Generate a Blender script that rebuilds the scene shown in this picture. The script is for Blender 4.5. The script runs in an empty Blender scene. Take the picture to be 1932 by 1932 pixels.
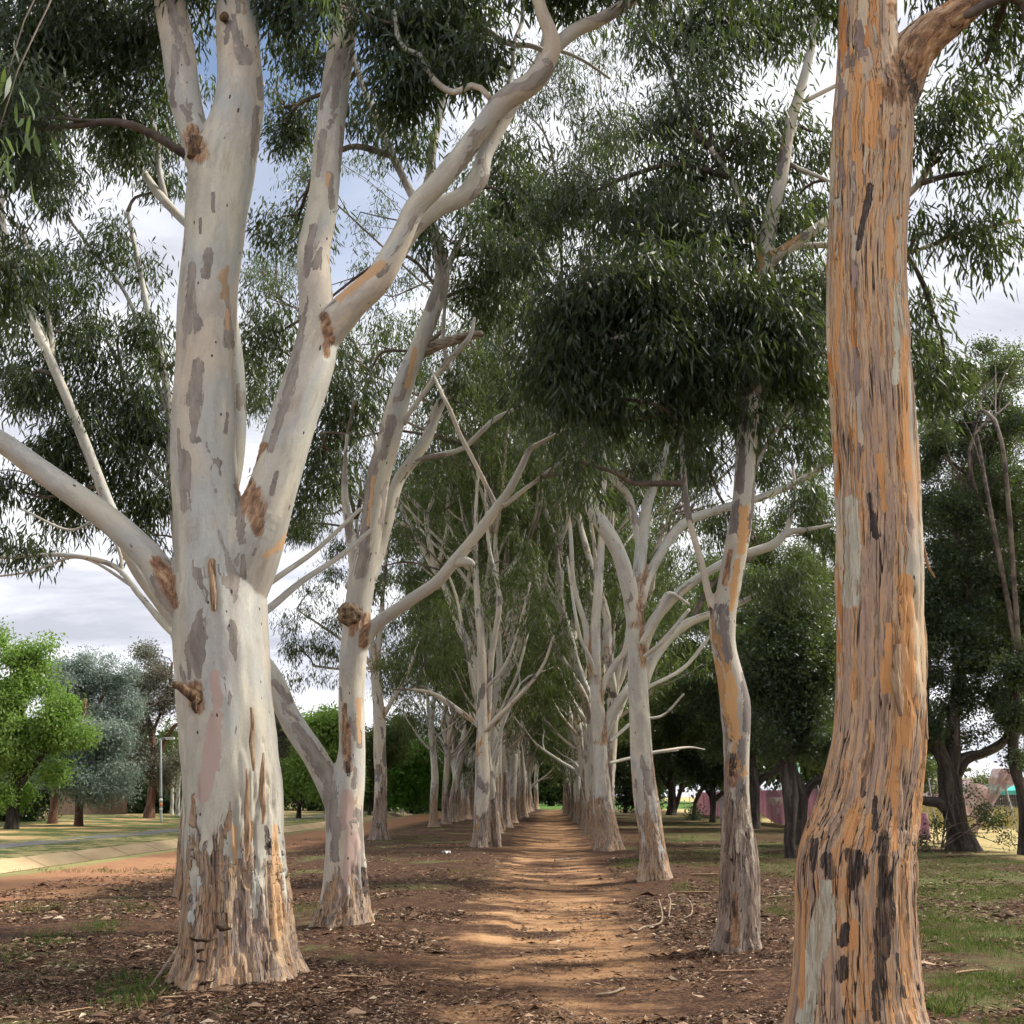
import bpy, math
import numpy as np
import time as _tm
_t0 = _tm.time()
def _t(w):
    print('T %.1f %s' % (_tm.time() - _t0, w), flush=True)
RNG = np.random.default_rng(7)
W = 1932.0; CX = 966.0; CAMH = 1.6
PITCH = math.atan(534 / W); SP, CP = math.sin(PITCH), math.cos(PITCH)
AVX = 74 / W * CP            # the avenue runs slightly to the right of the camera axis

def ray(px, py):
    u, v = (px - CX) / W, (CX - py) / W
    return np.array([u, CP - v * SP, SP + v * CP])
def P(px, py, Y):
    """world point seen at photo position (px,py) at world depth Y, and the metres per photo pixel there"""
    d = ray(px, py); t = Y / d[1]
    return np.array([d[0] * t, Y, CAMH + d[2] * t]), t / W
def G(px, py):
    d = ray(px, py); t = -CAMH / d[2]
    return np.array([d[0] * t, d[1] * t, 0.0])

scene = bpy.context.scene
col = scene.collection

# ------------------------------------------------------------ numpy noise
def _h(ix, iy, iz, seed):
    with np.errstate(over='ignore'):
        n = ix.astype(np.uint32) * np.uint32(374761393) + iy.astype(np.uint32) * np.uint32(668265263) + iz.astype(np.uint32) * np.uint32(2147483647 - 1274126177) + np.uint32(seed * 977 + 13)
        n = (n ^ (n >> np.uint32(13))) * np.uint32(1274126177)
        n = n ^ (n >> np.uint32(16))
    return (n & np.uint32(0xFFFFFF)).astype(np.float64) / float(0xFFFFFF)
def vnoise(p, seed=0):
    p = np.asarray(p, float); i = np.floor(p).astype(np.int64); f = p - i
    f = f * f * (3 - 2 * f)
    ix, iy, iz = (i[:, k] & 0xFFFFFFF for k in range(3))
    out = 0
    for dx in (0, 1):
        for dy in (0, 1):
            for dz in (0, 1):
                w = (f[:, 0] if dx else 1 - f[:, 0]) * (f[:, 1] if dy else 1 - f[:, 1]) * (f[:, 2] if dz else 1 - f[:, 2])
                out = out + w * _h(ix + dx, iy + dy, iz + dz, seed)
    return out
def fbm(p, octv=3, seed=0):
    p = np.asarray(p, float); a, s, t = 1.0, 0.0, 0.0
    for k in range(octv):
        s = s + a * vnoise(p * (2 ** k), seed + k * 17); t += a; a *= .5
    return s / t          # 0..1 around .5
def sstep(a, b, x):
    t = np.clip((x - a) / (b - a), 0, 1); return t * t * (3 - 2 * t)

# ------------------------------------------------------------ mesh accumulator
class MB:
    def __init__(s):
        s.v, s.loops, s.counts, s.n, s.at = [], [], [], 0, {}
    def add(s, v, faces, attrs=None):
        """faces: list of (m,k) int arrays; attrs: name -> (n,) or (n,3)"""
        v = np.asarray(v, float); s.v.append(v)
        for f in faces:
            f = np.asarray(f, np.int64)
            if len(f) == 0: continue
            s.loops.append((f + s.n).ravel()); s.counts.append(np.full(len(f), f.shape[1]))
        for k, a in (attrs or {}).items():
            s.at.setdefault(k, []).append(np.asarray(a, float))
        s.n += len(v)
        return s
    def box(s, c, size, rz=0.0, rx=0.0):
        c = np.asarray(c, float); h = np.asarray(size, float) / 2
        v = np.array([[x, y, z] for x in (-1, 1) for y in (-1, 1) for z in (-1, 1)], float) * h
        if rx:
            a, b = math.cos(rx), math.sin(rx); v = np.stack([v[:, 0], v[:, 1] * a - v[:, 2] * b, v[:, 1] * b + v[:, 2] * a], 1)
        a, b = math.cos(rz), math.sin(rz)
        v = np.stack([v[:, 0] * a - v[:, 1] * b, v[:, 0] * b + v[:, 1] * a, v[:, 2]], 1) + c
        return s.add(v, [np.array([[0, 1, 3, 2], [4, 6, 7, 5], [0, 4, 5, 1], [2, 3, 7, 6], [0, 2, 6, 4], [1, 5, 7, 3]])])
    def mesh(s, name, smooth=True):
        me = bpy.data.meshes.new(name)
        v = np.concatenate(s.v); lo = np.concatenate(s.loops); ct = np.concatenate(s.counts)
        me.vertices.add(len(v)); me.vertices.foreach_set('co', v.astype(np.float32).ravel())
        me.loops.add(len(lo)); me.loops.foreach_set('vertex_index', lo.astype(np.int32))
        me.polygons.add(len(ct)); st = np.concatenate([[0], np.cumsum(ct)[:-1]])
        me.polygons.foreach_set('loop_start', st.astype(np.int32)); me.polygons.foreach_set('loop_total', ct.astype(np.int32))
        me.polygons.foreach_set('use_smooth', np.full(len(ct), smooth))
        me.update(calc_edges=True)
        for k, a in s.at.items():
            a = np.concatenate(a)
            if len(a) != len(v): raise ValueError('attribute ' + k)
            if a.ndim == 2:
                t = me.attributes.new(k, 'FLOAT_VECTOR', 'POINT'); t.data.foreach_set('vector', a.astype(np.float32).ravel())
            else:
                t = me.attributes.new(k, 'FLOAT', 'POINT'); t.data.foreach_set('value', a.astype(np.float32))
        return me
    def build(s, name, mat, parent=None, smooth=True, origin=None):
        me = s.mesh(name, smooth)
        me.materials.append(mat)
        o = bpy.data.objects.new(name, me); col.objects.link(o)
        if origin is not None:
            org = np.asarray(origin, float); me.transform(__import__('mathutils').Matrix.Translation(-org)); o.location = org
        if parent is not None:
            o.parent = parent
            if origin is None:      # geometry given in world space
                o.matrix_parent_inverse = __import__('mathutils').Matrix.Translation(-parent.location)
        return o

def tag(o, label=None, cat=None, group=None, kind=None):
    if label: o['label'] = label
    if cat: o['category'] = cat
    if group: o['group'] = group
    if kind: o['kind'] = kind
    return o
def empty(name, loc, label, cat, group=None, rz=0):
    o = bpy.data.objects.new(name, None); col.objects.link(o); o.location = loc; o.rotation_euler = (0, 0, rz)
    o.empty_display_size = .2
    return tag(o, label, cat, group)

def smoothpath(pts, step):
    """Catmull-Rom through rows (x,y,z,r)"""
    pts = np.asarray(pts, float)
    if len(pts) < 3:
        n = max(2, int(np.linalg.norm(pts[-1, :3] - pts[0, :3]) / step) + 1)
        t = np.linspace(0, 1, n)[:, None]; return pts[0] * (1 - t) + pts[-1] * t
    q = np.vstack([2 * pts[0] - pts[1], pts, 2 * pts[-1] - pts[-2]]); out = []
    for i in range(1, len(q) - 2):
        p0, p1, p2, p3 = q[i - 1:i + 3]
        n = max(1, int(round(np.linalg.norm(p2[:3] - p1[:3]) / step)))
        for k in range(n):
            t = k / n
            out.append(.5 * ((2 * p1) + (-p0 + p2) * t + (2 * p0 - 5 * p1 + 4 * p2 - p3) * t * t + (-p0 + 3 * p1 - 3 * p2 + p3) * t ** 3))
    out.append(pts[-1]); out = np.array(out); out[:, 3] = np.maximum(out[:, 3], min(pts[:, 3]) * .6)
    return out
def frames(p):
    T = np.gradient(p, axis=0); T /= np.linalg.norm(T, axis=1)[:, None] + 1e-9
    A = np.zeros_like(T); a = np.array([1.0, 0, 0]) if abs(T[0, 0]) < .9 else np.array([0, 1.0, 0])
    for i in range(len(T)):
        a = a - T[i] * a.dot(T[i]); a /= np.linalg.norm(a) + 1e-9; A[i] = a
    return T, A, np.cross(T, A)
def tube(mb, path, nseg=10, off=0.0, rf=0.0, wob=0.0, closed=True, stub=False, extra=None):
    """path rows (x,y,z,r); bk = bark coordinates in metres; rf scalar or per-ring array"""
    path = np.asarray(path, float); n = len(path)
    T, A, B = frames(path[:, :3]); th = np.linspace(0, 2 * math.pi, nseg, endpoint=False)
    ca, sa = np.cos(th), np.sin(th)
    dirs = A[:, None] * ca[None, :, None] + B[:, None] * sa[None, :, None]
    s = np.concatenate([[0], np.cumsum(np.linalg.norm(np.diff(path[:, :3], axis=0), axis=1))])
    r = path[:, 3][:, None] * np.ones(nseg)
    bk = np.stack([r * ca[None], r * sa[None], np.repeat(s[:, None], nseg, 1)], 2) + off
    if wob: r = r * (1 + wob * (fbm((bk * np.array([5, 5, 1.5])).reshape(-1, 3), 2, 5).reshape(n, nseg) - .5) * 2)
    v = (path[:, None, :3] + dirs * r[..., None]).reshape(-1, 3)
    i = np.arange(n - 1)[:, None] * nseg; j = np.arange(nseg)[None]; j2 = (j + 1) % nseg
    q = np.stack([i + j, i + j2, i + nseg + j2, i + nseg + j], 2).reshape(-1, 4)
    rfv = np.repeat(np.broadcast_to(np.asarray(rf, float), (n,)), nseg)
    bk = bk.reshape(-1, 3); tr = [np.zeros((0, 3), int)]
    if closed:
        e0, e1 = path[0, :3], path[-1, :3] + T[-1] * path[-1, 3] * (.1 if stub else .8)
        v = np.vstack([v, e0, e1]); bk = np.vstack([bk, bk[0], bk[-1]]); rfv = np.concatenate([rfv, [rfv[0], rfv[-1]]])
        c0, c1 = n * nseg, n * nseg + 1; jj = np.arange(nseg)
        tr = [np.stack([np.full(nseg, c0), (jj + 1) % nseg, jj], 1), np.stack([np.full(nseg, c1), (n - 1) * nseg + jj, (n - 1) * nseg + (jj + 1) % nseg], 1)]
    at = {'bk': bk, 'rf': rfv, 'rs': np.zeros(len(v))}
    mb.add(v, [q, np.vstack(tr)], at)

# ------------------------------------------------------------ leaves
def leaves(mb, C, per, spread, L, Wd, droop=1.6, rng=RNG, shape='gum', flat=0.0, tone=None):
    """C: (n,3) spray centres; per leaves each"""
    C = np.asarray(C, float)
    if len(C) == 0: return
    n = len(C) * per; c = np.repeat(C, per, 0)
    sp = np.asarray(spread, float) * np.ones(3)
    b = c + rng.normal(0, 1, (n, 3)) * sp
    d = rng.normal(0, 1, (n, 3)); d /= np.linalg.norm(d, axis=1)[:, None] + 1e-9
    outw = b - c; outw /= np.linalg.norm(outw, axis=1)[:, None] + 1e-9
    d = d + np.array([0, 0, -droop]) + outw * .5; d /= np.linalg.norm(d, axis=1)[:, None]
    l = L * rng.uniform(.6, 1.35, n); w = Wd * rng.uniform(.7, 1.3, n)
    r = rng.normal(0, 1, (n, 3)) + np.array([0, 0, flat * 3])
    x = np.cross(d, r); x /= np.linalg.norm(x, axis=1)[:, None] + 1e-9
    nn = np.cross(d, x)
    bend = nn * (rng.normal(0, .12, n) * l)[:, None]
    l_, w_ = l[:, None], w[:, None] * .5
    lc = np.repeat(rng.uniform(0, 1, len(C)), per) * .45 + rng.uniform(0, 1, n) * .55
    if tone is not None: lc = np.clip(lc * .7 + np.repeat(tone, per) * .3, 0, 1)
    if shape == 'gum':
        V = np.stack([b, b + d * l_ * .3 + x * w_ + bend * .6, b + d * l_ * .3 - x * w_ + bend * .6,
                      b + d * l_ * .68 + x * w_ * .8 + bend, b + d * l_ * .68 - x * w_ * .8 + bend, b + d * l_ + bend * .5], 1)
        o = np.arange(n)[:, None] * 6
        mb.add(V.reshape(-1, 3), [o + np.array([0, 1, 2]), o + np.array([1, 3, 4, 2]), o + np.array([3, 5, 4])], {'lc': np.repeat(lc, 6)})
    else:
        V = np.stack([b, b + d * l_ * .45 + x * w_ + bend, b + d * l_, b + d * l_ * .45 - x * w_ + bend], 1)
        o = np.arange(n)[:, None] * 4
        mb.add(V.reshape(-1, 3), [o + np.array([0, 1, 2, 3])], {'lc': np.repeat(lc, 4)})

# ------------------------------------------------------------ node helper
class NT:
    def __init__(s, name, world=False):
        if world:
            s.m = bpy.data.worlds.new('World'); scene.world = s.m
        else: s.m = bpy.data.materials.new(name)
        s.m.use_nodes = True; s.t = s.m.node_tree; s.t.nodes.clear()
    def n(s, typ, ins=None, **props):
        nd = s.t.nodes.new(typ)
        for k, v in props.items(): setattr(nd, k, v)
        for k, v in (ins or {}).items():
            sock = nd.inputs[k]
            if hasattr(v, 'is_output'): s.t.links.new(v, sock)
            else: sock.default_value = v
        return nd
    def math(s, op, a, b=0.0, c=None, clamp=False):
        i = {0: a, 1: b}
        if c is not None: i[2] = c
        return s.n('ShaderNodeMath', i, operation=op, use_clamp=clamp).outputs[0]
    def vm(s, op, a, b=(0, 0, 0)):
        return s.n('ShaderNodeVectorMath', {0: a, 1: b}, operation=op).outputs[0]
    def attr(s, name, vec=False):
        nd = s.n('ShaderNodeAttribute', attribute_name=name); return nd.outputs['Vector' if vec else 'Fac']
    def noise(s, vec, scale=1.0, detail=3.0, rough=.55, dist=0.0):
        return s.n('ShaderNodeTexNoise', {'Vector': vec, 'Scale': scale, 'Detail': detail, 'Roughness': rough, 'Distortion': dist}).outputs['Fac']
    def step(s, x, a, b):
        nd = s.n('ShaderNodeMapRange', {'Value': x, 'From Min': a, 'From Max': b}, interpolation_type='SMOOTHSTEP', clamp=True); return nd.outputs[0]
    def ramp(s, x, stops, interp='LINEAR'):
        nd = s.n('ShaderNodeValToRGB', {'Fac': x}); cr = nd.color_ramp; cr.interpolation = interp
        while len(cr.elements) < len(stops): cr.elements.new(.5)
        for e, (p, c) in zip(cr.elements, stops): e.position = p; e.color = (*c, 1)
        return nd.outputs[0]
    def mix(s, f, a, b, bt='MIX'):
        fix = lambda v: (*v, 1) if isinstance(v, tuple) and len(v) == 3 else v
        nd = s.n('ShaderNodeMix', {'Factor': f}, data_type='RGBA', blend_type=bt)
        for k, v in ((6, a), (7, b)):
            v = fix(v)
            if hasattr(v, 'is_output'): s.t.links.new(v, nd.inputs[k])
            else: nd.inputs[k].default_value = v
        return nd.outputs[2]
    def out(s, color, rough=.8, spec=.25, height=None, dist=.01, strength=1.0, extra=None, metal=0.0):
        ins = {'Base Color': color if hasattr(color, 'is_output') else (*color, 1), 'Roughness': rough, 'Specular IOR Level': spec, 'Metallic': metal}
        ins.update(extra or {})
        if height is not None:
            ins['Normal'] = s.n('ShaderNodeBump', {'Height': height, 'Distance': dist, 'Strength': strength}).outputs[0]
        b = s.n('ShaderNodeBsdfPrincipled', ins)
        s.n('ShaderNodeOutputMaterial', {'Surface': b.outputs[0]}); return s.m

def mat_bark(name, light, grey, tan, rough_stops, greyth=.56, tanth=.62, roughbias=0.0, crack=.5, fl=1.0, fs=9, pale=(.60, .56, .44)):
    t = NT(name); V = t.attr('bk', True); rf = t.attr('rf'); rs = t.attr('rs')
    warp = t.n('ShaderNodeTexNoise', {'Vector': V, 'Scale': 6.0, 'Detail': 2.0}).outputs['Color']
    Vw = t.vm('ADD', V, t.n('ShaderNodeVectorMath', {0: warp, 'Scale': .09 / fl}, operation='SCALE').outputs[0])
    Vs = t.vm('MULTIPLY', Vw, (1, 1, .3)); Vl = t.vm('MULTIPLY', Vw, (1, 1, .10 / fl)); Vf = t.vm('MULTIPLY', Vw, (1, 1, .07 / fl))
    edgen = t.math('SUBTRACT', t.noise(t.vm('MULTIPLY', Vw, (1, 1, .3)), 7, 6, .72, .4), .5)
    f1 = t.noise(Vl, fs, 5, .6, .5); f2 = t.noise(Vf, 50, 3, .65, .3)
    edgen = t.math('ADD', t.math('MULTIPLY', edgen, .75), t.math('MULTIPLY', t.math('SUBTRACT', f2, .5), .5))
    def painted(a, amp=1.75): return t.step(t.math('ADD', t.attr(a), t.math('MULTIPLY', edgen, amp)), .5, .53)
    base = t.ramp(t.noise(Vs, 1.6, 2), light)
    soft = t.step(t.noise(t.vm('ADD', Vs, (3.1, 9.2, 1.7)), 2.3, 5, .6, .5), .50, .56); base = t.mix(t.math('MULTIPLY', soft, .5), base, (.37, .34, .305))
    mott = t.noise(t.vm('MULTIPLY', Vw, (1, 1, .22)), 11, 5, .7)
    base = t.mix(t.math('MULTIPLY', t.step(mott, .48, .72), .5), base, (.30, .25, .19)); base = t.mix(t.math('MULTIPLY', t.step(mott, .46, .30), .5), base, (.66, .62, .52))
    base = t.mix(t.math('MULTIPLY', t.step(t.noise(V, 60, 3, .75), .52, .75), .35), base, (.24, .19, .14))
    n1 = t.noise(Vs, 3.2, 4, .55, .4); g = t.math('MAXIMUM', t.step(n1, greyth, greyth + .012), painted('pg'))
    n2 = t.noise(t.vm('ADD', Vs, (7.3, 2.2, 5.1)), 3.6, 3, .6, .5); tn = t.step(n2, tanth, tanth + .012)
    c = t.mix(painted('pp', 1.0), base, (.47, .35, .30)); gv = t.step(mott, .3, .7); c = t.mix(g, c, t.mix(gv, tuple(x * .72 for x in grey), tuple(min(1, x * 1.28) for x in grey))); c = t.mix(tn, c, t.mix(gv, tan, tuple(x * .65 for x in tan)))
    vo = t.n('ShaderNodeTexVoronoi', {'Vector': t.vm('MULTIPLY', V, (1, 1, .55)), 'Scale': 9.0, 'Randomness': 1.0}).outputs['Distance']
    sp = t.math('MULTIPLY', t.step(vo, .10, .07), t.step(n2, .46, .5)); c = t.mix(sp, c, (.06, .04, .03))
    # rough stringy bark
    edge = t.math('ADD', t.math('ADD', rf, roughbias), t.math('MULTIPLY', t.math('SUBTRACT', t.noise(Vl, 6, 4, .6, .3), .5), 1.7))
    m = t.step(edge, .5, .53)
    rc = t.ramp(t.math('ADD', t.math('MULTIPLY', f1, .8), t.math('MULTIPLY', f2, .2)), rough_stops)
    rc = t.mix(t.math('MULTIPLY', t.step(f2, .47, .36), .6), rc, (.07, .045, .034))
    rn1 = t.math('ABSOLUTE', t.math('SUBTRACT', t.noise(t.vm('MULTIPLY', V, (1, 1, .055 / fl)), 26, 2, .5, .25), .5))
    ck = t.math('MULTIPLY', t.step(rn1, .022, .004), t.math('MULTIPLY', t.step(t.noise(Vs, 5, 2), .44, .56), crack * 1.8), clamp=True)
    rc = t.mix(ck, rc, (.035, .024, .018))
    c = t.mix(m, c, rc)
    pw = painted('pw'); c = t.mix(pw, c, t.mix(t.step(f2, .48, .62), t.mix(t.step(mott, .35, .65), pale, (.44, .42, .34)), (.36, .28, .19)))
    c = t.mix(painted('pt'), c, t.mix(f2, tan, (.62, .36, .17)))
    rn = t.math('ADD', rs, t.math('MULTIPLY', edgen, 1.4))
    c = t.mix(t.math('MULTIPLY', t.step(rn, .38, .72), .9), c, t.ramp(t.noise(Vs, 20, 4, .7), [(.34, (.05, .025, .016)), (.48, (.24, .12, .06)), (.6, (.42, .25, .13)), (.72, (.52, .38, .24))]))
    pd = painted('pd', 2.2); c = t.mix(t.math('MULTIPLY', pd, t.math('ADD', .3, t.math('MULTIPLY', t.step(f2, .36, .5), .65))), c, t.ramp(t.noise(t.vm('MULTIPLY', V, (1, 1, .3)), 34, 4, .7), [(.4, (.018, .014, .013)), (.6, (.07, .055, .05)), (.75, (.2, .17, .16))]))
    h = t.math('ADD', t.math('MULTIPLY', g, .25), t.math('MULTIPLY', mott, .5))
    h = t.math('ADD', h, t.math('MULTIPLY', m, t.math('ADD', .6, t.math('SUBTRACT', t.math('MULTIPLY', t.math('ADD', f1, f2), 1.6), t.math('MULTIPLY', ck, 1.2)))))
    h = t.math('SUBTRACT', h, t.math('MULTIPLY', sp, .4))
    return t.out(c, .75, .25, h, .013, 1.0)

def mat_leaf(name, stops, rough=.42, spec=.5, trans=.3, ttint=(.35, .5, .08)):
    t = NT(name); c = t.ramp(t.attr('lc'), stops)
    b = t.n('ShaderNodeBsdfPrincipled', {'Base Color': c, 'Roughness': rough, 'Specular IOR Level': spec}).outputs[0]
    tr = t.n('ShaderNodeBsdfTranslucent', {'Color': t.mix(.6, c, ttint)}).outputs[0]
    mx = t.n('ShaderNodeMixShader', {0: trans, 1: b, 2: tr}).outputs[0]
    t.n('ShaderNodeOutputMaterial', {'Surface': mx}); return t.m

def mat_plain(name, c1, c2, scale=8, rough=.7, bump=0.0, stretch=(1, 1, 1), spec=.3, metal=0.0):
    t = NT(name); co = t.n('ShaderNodeTexCoord').outputs['Object']
    n = t.noise(t.vm('MULTIPLY', co, stretch), scale, 4, .6)
    return t.out(t.ramp(n, [(.35, c1), (.65, c2)]), rough, spec, n if bump else None, bump or .01, 1.0, metal=metal)

M = {}
M['gum_pale'] = mat_bark('pale_gum_bark', [(.30, (.37, .355, .31)), (.42, (.56, .52, .42)), (.53, (.44, .445, .42)), (.64, (.56, .48, .375)), (.78, (.45, .36, .31))],
    (.27, .235, .205), (.50, .35, .22),
    [(.3, (.06, .04, .03)), (.39, (.20, .145, .115)), (.45, (.40, .235, .125)), (.50, (.46, .34, .23)), (.55, (.24, .19, .17)), (.60, (.42, .27, .16)), (.66, (.50, .37, .24)), (.75, (.17, .13, .115))], .60, .70)
M['gum_mid'] = mat_bark('mottled_gum_bark', [(.25, (.36, .325, .27)), (.45, (.54, .48, .38)), (.6, (.44, .43, .38)), (.8, (.52, .36, .26))],
    (.185, .16, .145), (.50, .29, .13),
    [(.3, (.06, .042, .034)), (.42, (.18, .135, .11)), (.5, (.30, .22, .17)), (.58, (.38, .31, .25)), (.7, (.2, .16, .145))], .56, .64, crack=.7)
M['gum_orange'] = mat_bark('stringy_orange_bark', [(.32, (.46, .32, .21)), (.45, (.58, .43, .27)), (.56, (.46, .40, .31)), (.68, (.56, .33, .17)), (.8, (.44, .30, .22))],
    (.26, .19, .165), (.60, .25, .08),
    [(.30, (.08, .05, .038)), (.37, (.22, .145, .115)), (.42, (.38, .25, .17)), (.46, (.50, .31, .18)), (.49, (.58, .28, .11)), (.52, (.56, .39, .24)), (.56, (.34, .235, .18)), (.60, (.47, .32, .22)), (.64, (.60, .34, .16)), (.70, (.38, .26, .19)), (.78, (.18, .12, .095))],
    .60, .58, crack=.75, fl=2.0, fs=6)
M['oak_bark'] = mat_bark('cork_oak_bark', [(.3, (.08, .065, .055)), (.7, (.13, .11, .095))], (.06, .05, .045), (.10, .08, .06),
    [(.36, (.014, .011, .010)), (.5, (.05, .04, .034)), (.64, (.12, .10, .085))], crack=1.0, roughbias=.5)
M['red_bark'] = mat_bark('red_stringy_bark', [(.3, (.15, .08, .055)), (.7, (.22, .12, .08))], (.12, .07, .05), (.2, .1, .06),
    [(.3, (.06, .03, .022)), (.5, (.17, .085, .055)), (.7, (.24, .14, .10))], crack=1.0, roughbias=.5)
M['twig'] = mat_plain('twig_bark', (.05, .036, .03), (.19, .15, .12), 3, .8)
M['wound'] = mat_plain('dead_wood', (.03, .018, .012), (.22, .14, .085), 22, .9, .03, (1, .6, .3), spec=.1)
M['burl'] = mat_plain('burl_bark', (.07, .04, .025), (.34, .25, .16), 16, .85, .03, spec=.15)
M['strip'] = mat_plain('peeling_bark', (.16, .095, .06), (.50, .34, .21), 45, .85, .02, (1, 1, .12), spec=.15)
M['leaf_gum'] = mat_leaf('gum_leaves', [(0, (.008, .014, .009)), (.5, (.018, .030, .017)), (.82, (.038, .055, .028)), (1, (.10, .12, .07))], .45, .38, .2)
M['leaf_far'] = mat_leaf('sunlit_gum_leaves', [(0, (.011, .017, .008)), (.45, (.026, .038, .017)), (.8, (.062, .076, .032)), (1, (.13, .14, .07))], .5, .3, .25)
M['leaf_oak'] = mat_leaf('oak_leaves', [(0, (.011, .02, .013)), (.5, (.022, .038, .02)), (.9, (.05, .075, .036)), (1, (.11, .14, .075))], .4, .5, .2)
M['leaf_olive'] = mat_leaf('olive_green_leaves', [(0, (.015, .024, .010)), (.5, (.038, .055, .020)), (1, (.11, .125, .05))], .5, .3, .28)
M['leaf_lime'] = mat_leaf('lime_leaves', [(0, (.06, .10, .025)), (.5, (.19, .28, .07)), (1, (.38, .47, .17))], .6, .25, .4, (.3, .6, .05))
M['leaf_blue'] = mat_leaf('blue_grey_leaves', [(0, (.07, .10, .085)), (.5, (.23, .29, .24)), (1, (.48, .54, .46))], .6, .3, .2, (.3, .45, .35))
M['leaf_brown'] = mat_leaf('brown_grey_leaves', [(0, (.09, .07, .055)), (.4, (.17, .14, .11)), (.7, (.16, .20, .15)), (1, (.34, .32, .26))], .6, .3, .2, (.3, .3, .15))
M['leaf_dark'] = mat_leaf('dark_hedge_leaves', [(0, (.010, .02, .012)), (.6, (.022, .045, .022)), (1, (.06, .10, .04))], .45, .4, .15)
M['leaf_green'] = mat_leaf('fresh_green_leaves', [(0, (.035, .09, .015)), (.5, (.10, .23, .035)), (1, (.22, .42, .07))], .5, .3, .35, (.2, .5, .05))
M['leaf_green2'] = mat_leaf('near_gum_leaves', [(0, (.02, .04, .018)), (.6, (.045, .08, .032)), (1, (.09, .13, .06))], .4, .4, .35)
# ============================================================ hero trees
def chain(pts, Yb, step=.10):
    rows = []
    for p in pts:
        px, py, w = p[:3]; dY = p[3] if len(p) > 3 else 0.0
        q, m = P(px, py, Yb + dY); rows.append([*q, w / 2 * m])
    return smoothpath(rows, step)

def limbs_to_blobs(root, nodes, blobs, rng, leafmat, L, Wd, per, spread, droop, twigmat, leafshape='gum', twr=.012, gate=.42, gs=1.1, dens=1.0, clump=9, clumpr=.30, rexp=.6):
    """crown and its fine branches: blobs rows (centre xyz, rx, ry, rz, n)"""
    cm = MB()
    for b in blobs:
        c, R, n = np.array(b[0]), np.array(b[1]), int(b[2] * dens)
        K = max(3, n // clump); u = rng.normal(0, 1, (K, 3)); u /= np.linalg.norm(u, axis=1)[:, None]
        S = c + u * R * (rng.uniform(0, 1, K) ** rexp * 1.25)[:, None]          # twig clumps, uneven in size
        sz = rng.uniform(.4, 1.0, K); k = rng.choice(K, n, p=sz ** 2 / (sz ** 2).sum())
        cr_ = R.mean() * clumpr
        C = S[k] + rng.normal(0, 1, (n, 3)) * (cr_ * sz[k])[:, None] * np.array([1, 1, .7])
        C = C[C[:, 2] > .25]
        if len(C) == 0: continue
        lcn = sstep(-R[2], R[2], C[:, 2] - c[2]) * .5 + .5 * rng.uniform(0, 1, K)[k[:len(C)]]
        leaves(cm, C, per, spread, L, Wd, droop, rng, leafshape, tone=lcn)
        if twr == 0: continue
        tm = MB()
        d = nodes[:, :3] - c; cost = np.linalg.norm(d, axis=1) + np.maximum(d[:, 2], 0) * 1.5
        kk = int(np.argmin(cost)); s = nodes[kk]; ln = max(.3, np.linalg.norm(s[:3] - c))
        r0 = min(s[3] * .6, .012 + .010 * ln) * (twr / .012)
        mid1 = s[:3] + (c - s[:3]) * .35 + rng.normal(0, .08, 3) * ln + np.array([0, 0, .12 * ln])
        mid2 = s[:3] + (c - s[:3]) * .7 + rng.normal(0, .07, 3) * ln + np.array([0, 0, .06 * ln])
        pth = smoothpath([[*s[:3], r0 * 1.2], [*mid1, r0], [*mid2, r0 * .75], [*c, r0 * .5]], max(.12, ln / 14))
        tube(tm, pth, 6, rng.uniform(0, 50), .2)
        for q in S[:16]:
            a = pth[rng.integers(len(pth) // 2, len(pth))]; ln2 = np.linalg.norm(q - a[:3])
            md = (a[:3] + q) / 2 + rng.normal(0, .09, 3) * ln2 + np.array([0, 0, .12 * ln2])
            tube(tm, smoothpath([[*a[:3], r0 * .45], [*md, r0 * .3], [*(q + np.array([0, 0, .1])), r0 * .15]], max(.1, ln2 / 6)), 4, 0, .3)
        tm.build('branch', twigmat, root)
    if cm.n: cm.build('crown', leafmat, root, smooth=False)
    return root

def pxblobs(rows, Yb):
    out = []
    for r in rows:
        px, py, rx, ry, n = r[:5]; dY = r[5] if len(r) > 5 else 0.0; rd = r[6] if len(r) > 6 else None
        c, m = P(px, py, Yb + dY); rx, ry = rx * m, ry * m
        out.append((c, (rx, rd or max(rx, ry) * .8, ry), n))
    return out

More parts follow.
